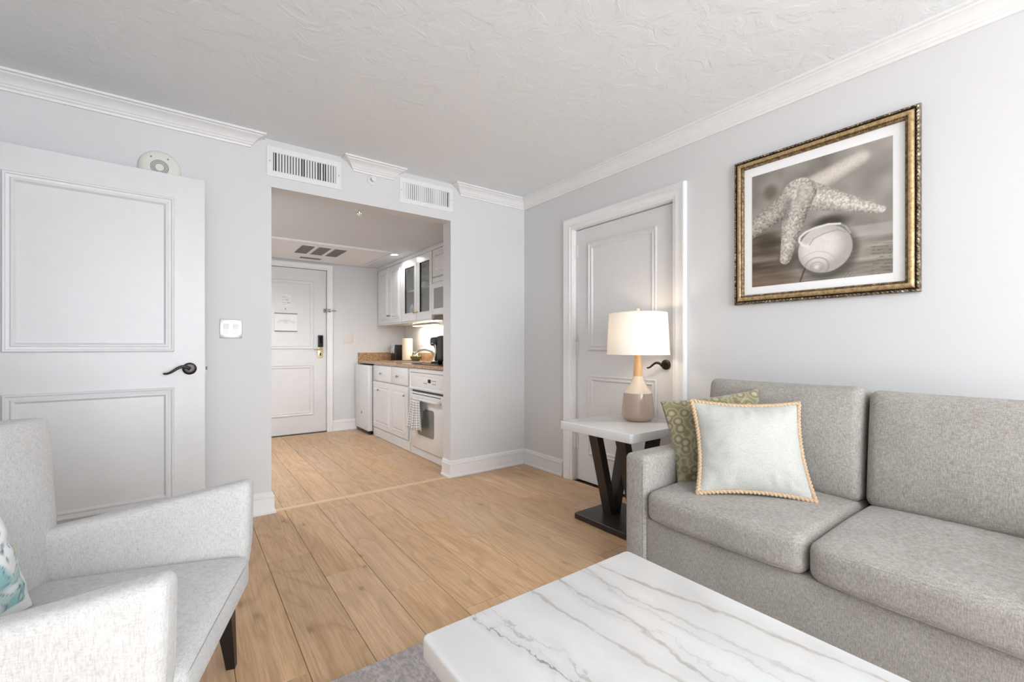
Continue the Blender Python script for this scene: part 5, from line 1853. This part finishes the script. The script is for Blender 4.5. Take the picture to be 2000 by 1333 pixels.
lathe(bm, [(0.1925, SZ0), (0.1785, SZ1)], (LX, LY, 0), 64, cap0=False, cap1=False)
sh_ = obj('shade', bm, shade_mat(), tl, smooth=True)
for z, r in ((SZ0, 0.1925), (SZ1, 0.1785)):
    bm = B(); tube(bm, [(LX + r * math.cos(2 * PI * i / 64), LY + r * math.sin(2 * PI * i / 64), z) for i in range(64)], 0.0022, 6, True); obj('rim', bm, plain('shade_rim_white', srgb(238, 232, 222), 0.8), sh_, smooth=True)
for k in range(3):
    a = 2 * PI * k / 3 + 0.4
    bm = B(); tube(bm, [(LX, LY, SZ1 - 0.010), (LX + 0.177 * math.cos(a), LY + 0.177 * math.sin(a), SZ1 - 0.004)], 0.0018, 6); obj('spider_arm', bm, M_BRASS, sh_)
for s in (-1, 1):
    bm = B(); tube(bm, [(LX + s * 0.010, LY, TZ + 0.44), (LX + s * 0.045, LY, TZ + 0.50), (LX + s * 0.048, LY, TZ + 0.58), (LX + s * 0.012, LY, TZ + 0.655), (LX, LY, SZ1 - 0.010)], 0.0018, 6); obj('harp', bm, M_BRASS, tl)
bm = B(); lathe(bm, [(0.006, SZ1 - 0.012), (0.006, SZ1 + 0.002), (0.012, SZ1 + 0.006), (0.0135, SZ1 + 0.020), (0.011, SZ1 + 0.030), (0.001, SZ1 + 0.034)], (LX, LY, 0), 18)
obj('finial', bm, plain('bone_finial', srgb(226, 208, 178), 0.35), tl, smooth=True, angle=50)
# ------------------------------------------------------------------ armchair (local: +x forward, +y its left side)
AR = math.radians(-18.0)
ac = thing('armchair', 'off-white linen armchair with sloping arms and dark tapered legs', 'armchair', (0.076, 1.423, 0), AR)
def aobj(name, bm, mat, parent=ac, smooth=True, angle=None):
    return _old(name, bm, mat, parent, smooth, False, angle)
def slab_shape(profile, y0, y1, r=0.02, n=4):
    """profile in (x, z) extruded from y0 to y1 with rounded rims"""
    t = bmesh.new()
    a = [t.verts.new((x, y0, z)) for x, z in profile]
    b = [t.verts.new((x, y1, z)) for x, z in profile]
    m = len(profile)
    t.faces.new(a); t.faces.new(list(reversed(b)))
    for i in range(m):
        t.faces.new([a[i], b[i], b[(i + 1) % m], a[(i + 1) % m]])
    bmesh.ops.recalc_face_normals(t, faces=t.faces)
    bmesh.ops.bevel(t, geom=list(t.edges), offset=r, segments=n, affect='EDGES', profile=0.5)
    return t
HW = 0.372
for s in (-1, 1):
    y0, y1 = sorted((s * HW, s * (HW - 0.088)))
    prof = [(0.010, 0.632), (-0.53, 0.532), (-0.64, 0.520), (-0.64, 0.235), (-0.06, 0.225), (-0.012, 0.300), (0.004, 0.40)]
    bm = B(); merge(bm, slab_shape(prof, y0, y1, 0.030, 5)); arm_o = aobj('armrest', bm, M_CHAIR)
    bm = B()
    yo, yi = s * (HW - 0.012), s * (HW - 0.076)
    yo, yi = s * (HW - 0.024), s * (HW - 0.064)
    pts = [(0.0035, yo, 0.42), (0.0065, yo, 0.585), (0.004, yo, 0.603), (-0.004, (yo + yi) / 2, 0.6155), (0.004, yi, 0.603), (0.0065, yi, 0.585), (0.0035, yi, 0.42)]
    tube(bm, pts, 0.0016, 5); aobj('seam', bm, M_CHAIR, arm_o)
def backfn(x, y, z):
    v, w = y / 0.372, z / 0.29
    k = max(0, 1 - v ** 4) * max(0, 1 - w ** 4)
    if x > 0:
        x += 0.014 * k
    return x, y, z
bm = B(); t = bmesh.new(); roundbox(t, 0.060, 0.372, 0.29, 0.028, backfn, (3, 14, 12), 5)
merge(bm, t, Matrix.Translation((-0.588, 0, 0.572)) @ Matrix.Rotation(math.radians(-3.0), 4, 'Y')); aobj('backrest', bm, M_CHAIR)
def seatfn(x, y, z):
    u, v = x / 0.275, y / 0.283
    if z > 0:
        z += 0.022 * max(0, 1 - abs(u) ** 3) ** 0.8 * max(0, 1 - v * v) ** 0.6
    if z < 0 and u > 0.6:
        x -= 0.05 * (u - 0.6) / 0.4 * (-z / 0.08)
    return x, y, z
bm = B(); t = bmesh.new(); roundbox(t, 0.275, 0.286, 0.078, 0.034, seatfn, (12, 12, 4), 5)
merge(bm, t, Matrix.Translation((-0.262, 0, 0.318))); sc_ = aobj('seat', bm, M_CHAIR)
bm = B()
pts = [(0.0115 - 0.012 * max(0, (abs(v) - 0.9) / 0.1), v * 0.278, 0.376 + 0.004 * (1 - v * v)) for v in [(-1 + 2 * i / 20) for i in range(21)]]
tube(bm, pts, 0.0018, 5); aobj('seam', bm, M_CHAIR, sc_)
bm = B(); t = bmesh.new(); roundbox(t, 0.275, 0.30, 0.03, 0.012, None, (3, 3, 1), 2); merge(bm, t, Matrix.Translation((-0.33, 0, 0.235))); aobj('seat_rail', bm, M_CHAIR)
for (x, y, sx_, sy_) in ((-0.075, 0.325, 0.02, 0.012), (-0.075, -0.325, 0.02, -0.012), (-0.60, 0.32, -0.05, 0.02), (-0.60, -0.32, -0.05, -0.02)):
    bm = B()
    v = []
    for z, h_, ox, oy in ((0.001, 0.013, sx_, sy_), (0.232, 0.026, 0, 0)):
        for dx in (-1, 1):
            for dy in (-1, 1):
                v.append(bm.verts.new((x + ox + dx * h_, y + oy + dy * h_, z)))
    for idx in ((0, 1, 3, 2), (4, 6, 7, 5), (0, 4, 5, 1), (2, 3, 7, 6), (0, 2, 6, 4), (1, 5, 7, 3)):
        quad(bm, [v[i] for i in idx])
    bmesh.ops.recalc_face_normals(bm, faces=bm.faces)
    aobj('leg', bm, M_BLACKLEG, ac, False)

# printed cushion on the armchair
rotm = Matrix.Translation((0.076, 1.423, 0)) @ Matrix.Rotation(AR, 4, 'Z')
pb_, px_, pu_ = rotm @ Vector((-0.436, -0.112, 0.428)), rotm.to_3x3() @ Vector((0.10, 1, 0)), rotm.to_3x3() @ Vector((-0.30, 0.03, 1))
fr3 = frame_from(pb_, px_, pu_)
def ink(a, b, side):
    """watercolour blots in teal, slate and a dab of lime on white"""
    base_c = np.array((0.80, 0.81, 0.81))
    p = Vector((a * 2.3 + 4.0, b * 2.3 + 1.7, side * 2.0))
    n1 = mnoise.noise(p); n2 = mnoise.noise(p * 2.7 + Vector((3, 1, 5))); n3 = mnoise.noise(p * 6.0)
    body = 1.0 if (abs(a) < 0.80 and abs(b + 0.05) < 0.78) else 0.0
    f = max(0.0, min(1.0, (n1 + 0.35 * n2 + 0.22) * 3.0)) * body
    c = base_c * (1 - f) + np.array((0.30, 0.52, 0.52)) * f
    g = max(0.0, min(1.0, (0.10 - abs(n2 - 0.05)) * 14)) * body * (0.6 + n3)
    g = max(0.0, min(1.0, g))
    c = c * (1 - g) + np.array((0.10, 0.14, 0.16)) * g
    d = math.hypot(a - 0.80, b + 0.10)
    h = max(0.0, min(1.0, (0.10 - d) * 25))
    c = c * (1 - h) + np.array((0.55, 0.66, 0.05)) * h
    r = max(0.0, min(1.0, (n2 - 0.42) * 6)) * body * 0.5
    c = c * (1 - r) + np.array((0.55, 0.25, 0.38)) * r
    return (float(c[0]), float(c[1]), float(c[2]), 1.0)
ap_ = thing('throw_pillow', 'white throw pillow with teal watercolour print on the armchair', 'pillow', tuple(pb_))
pillow_mesh('cover', pillow_grid(0.345, 0.345, 0.125, 72, 0.05, seed=11.0), fr3, attr_mat('watercolour_print_cloth', 0.85), ap_, 72, ink)
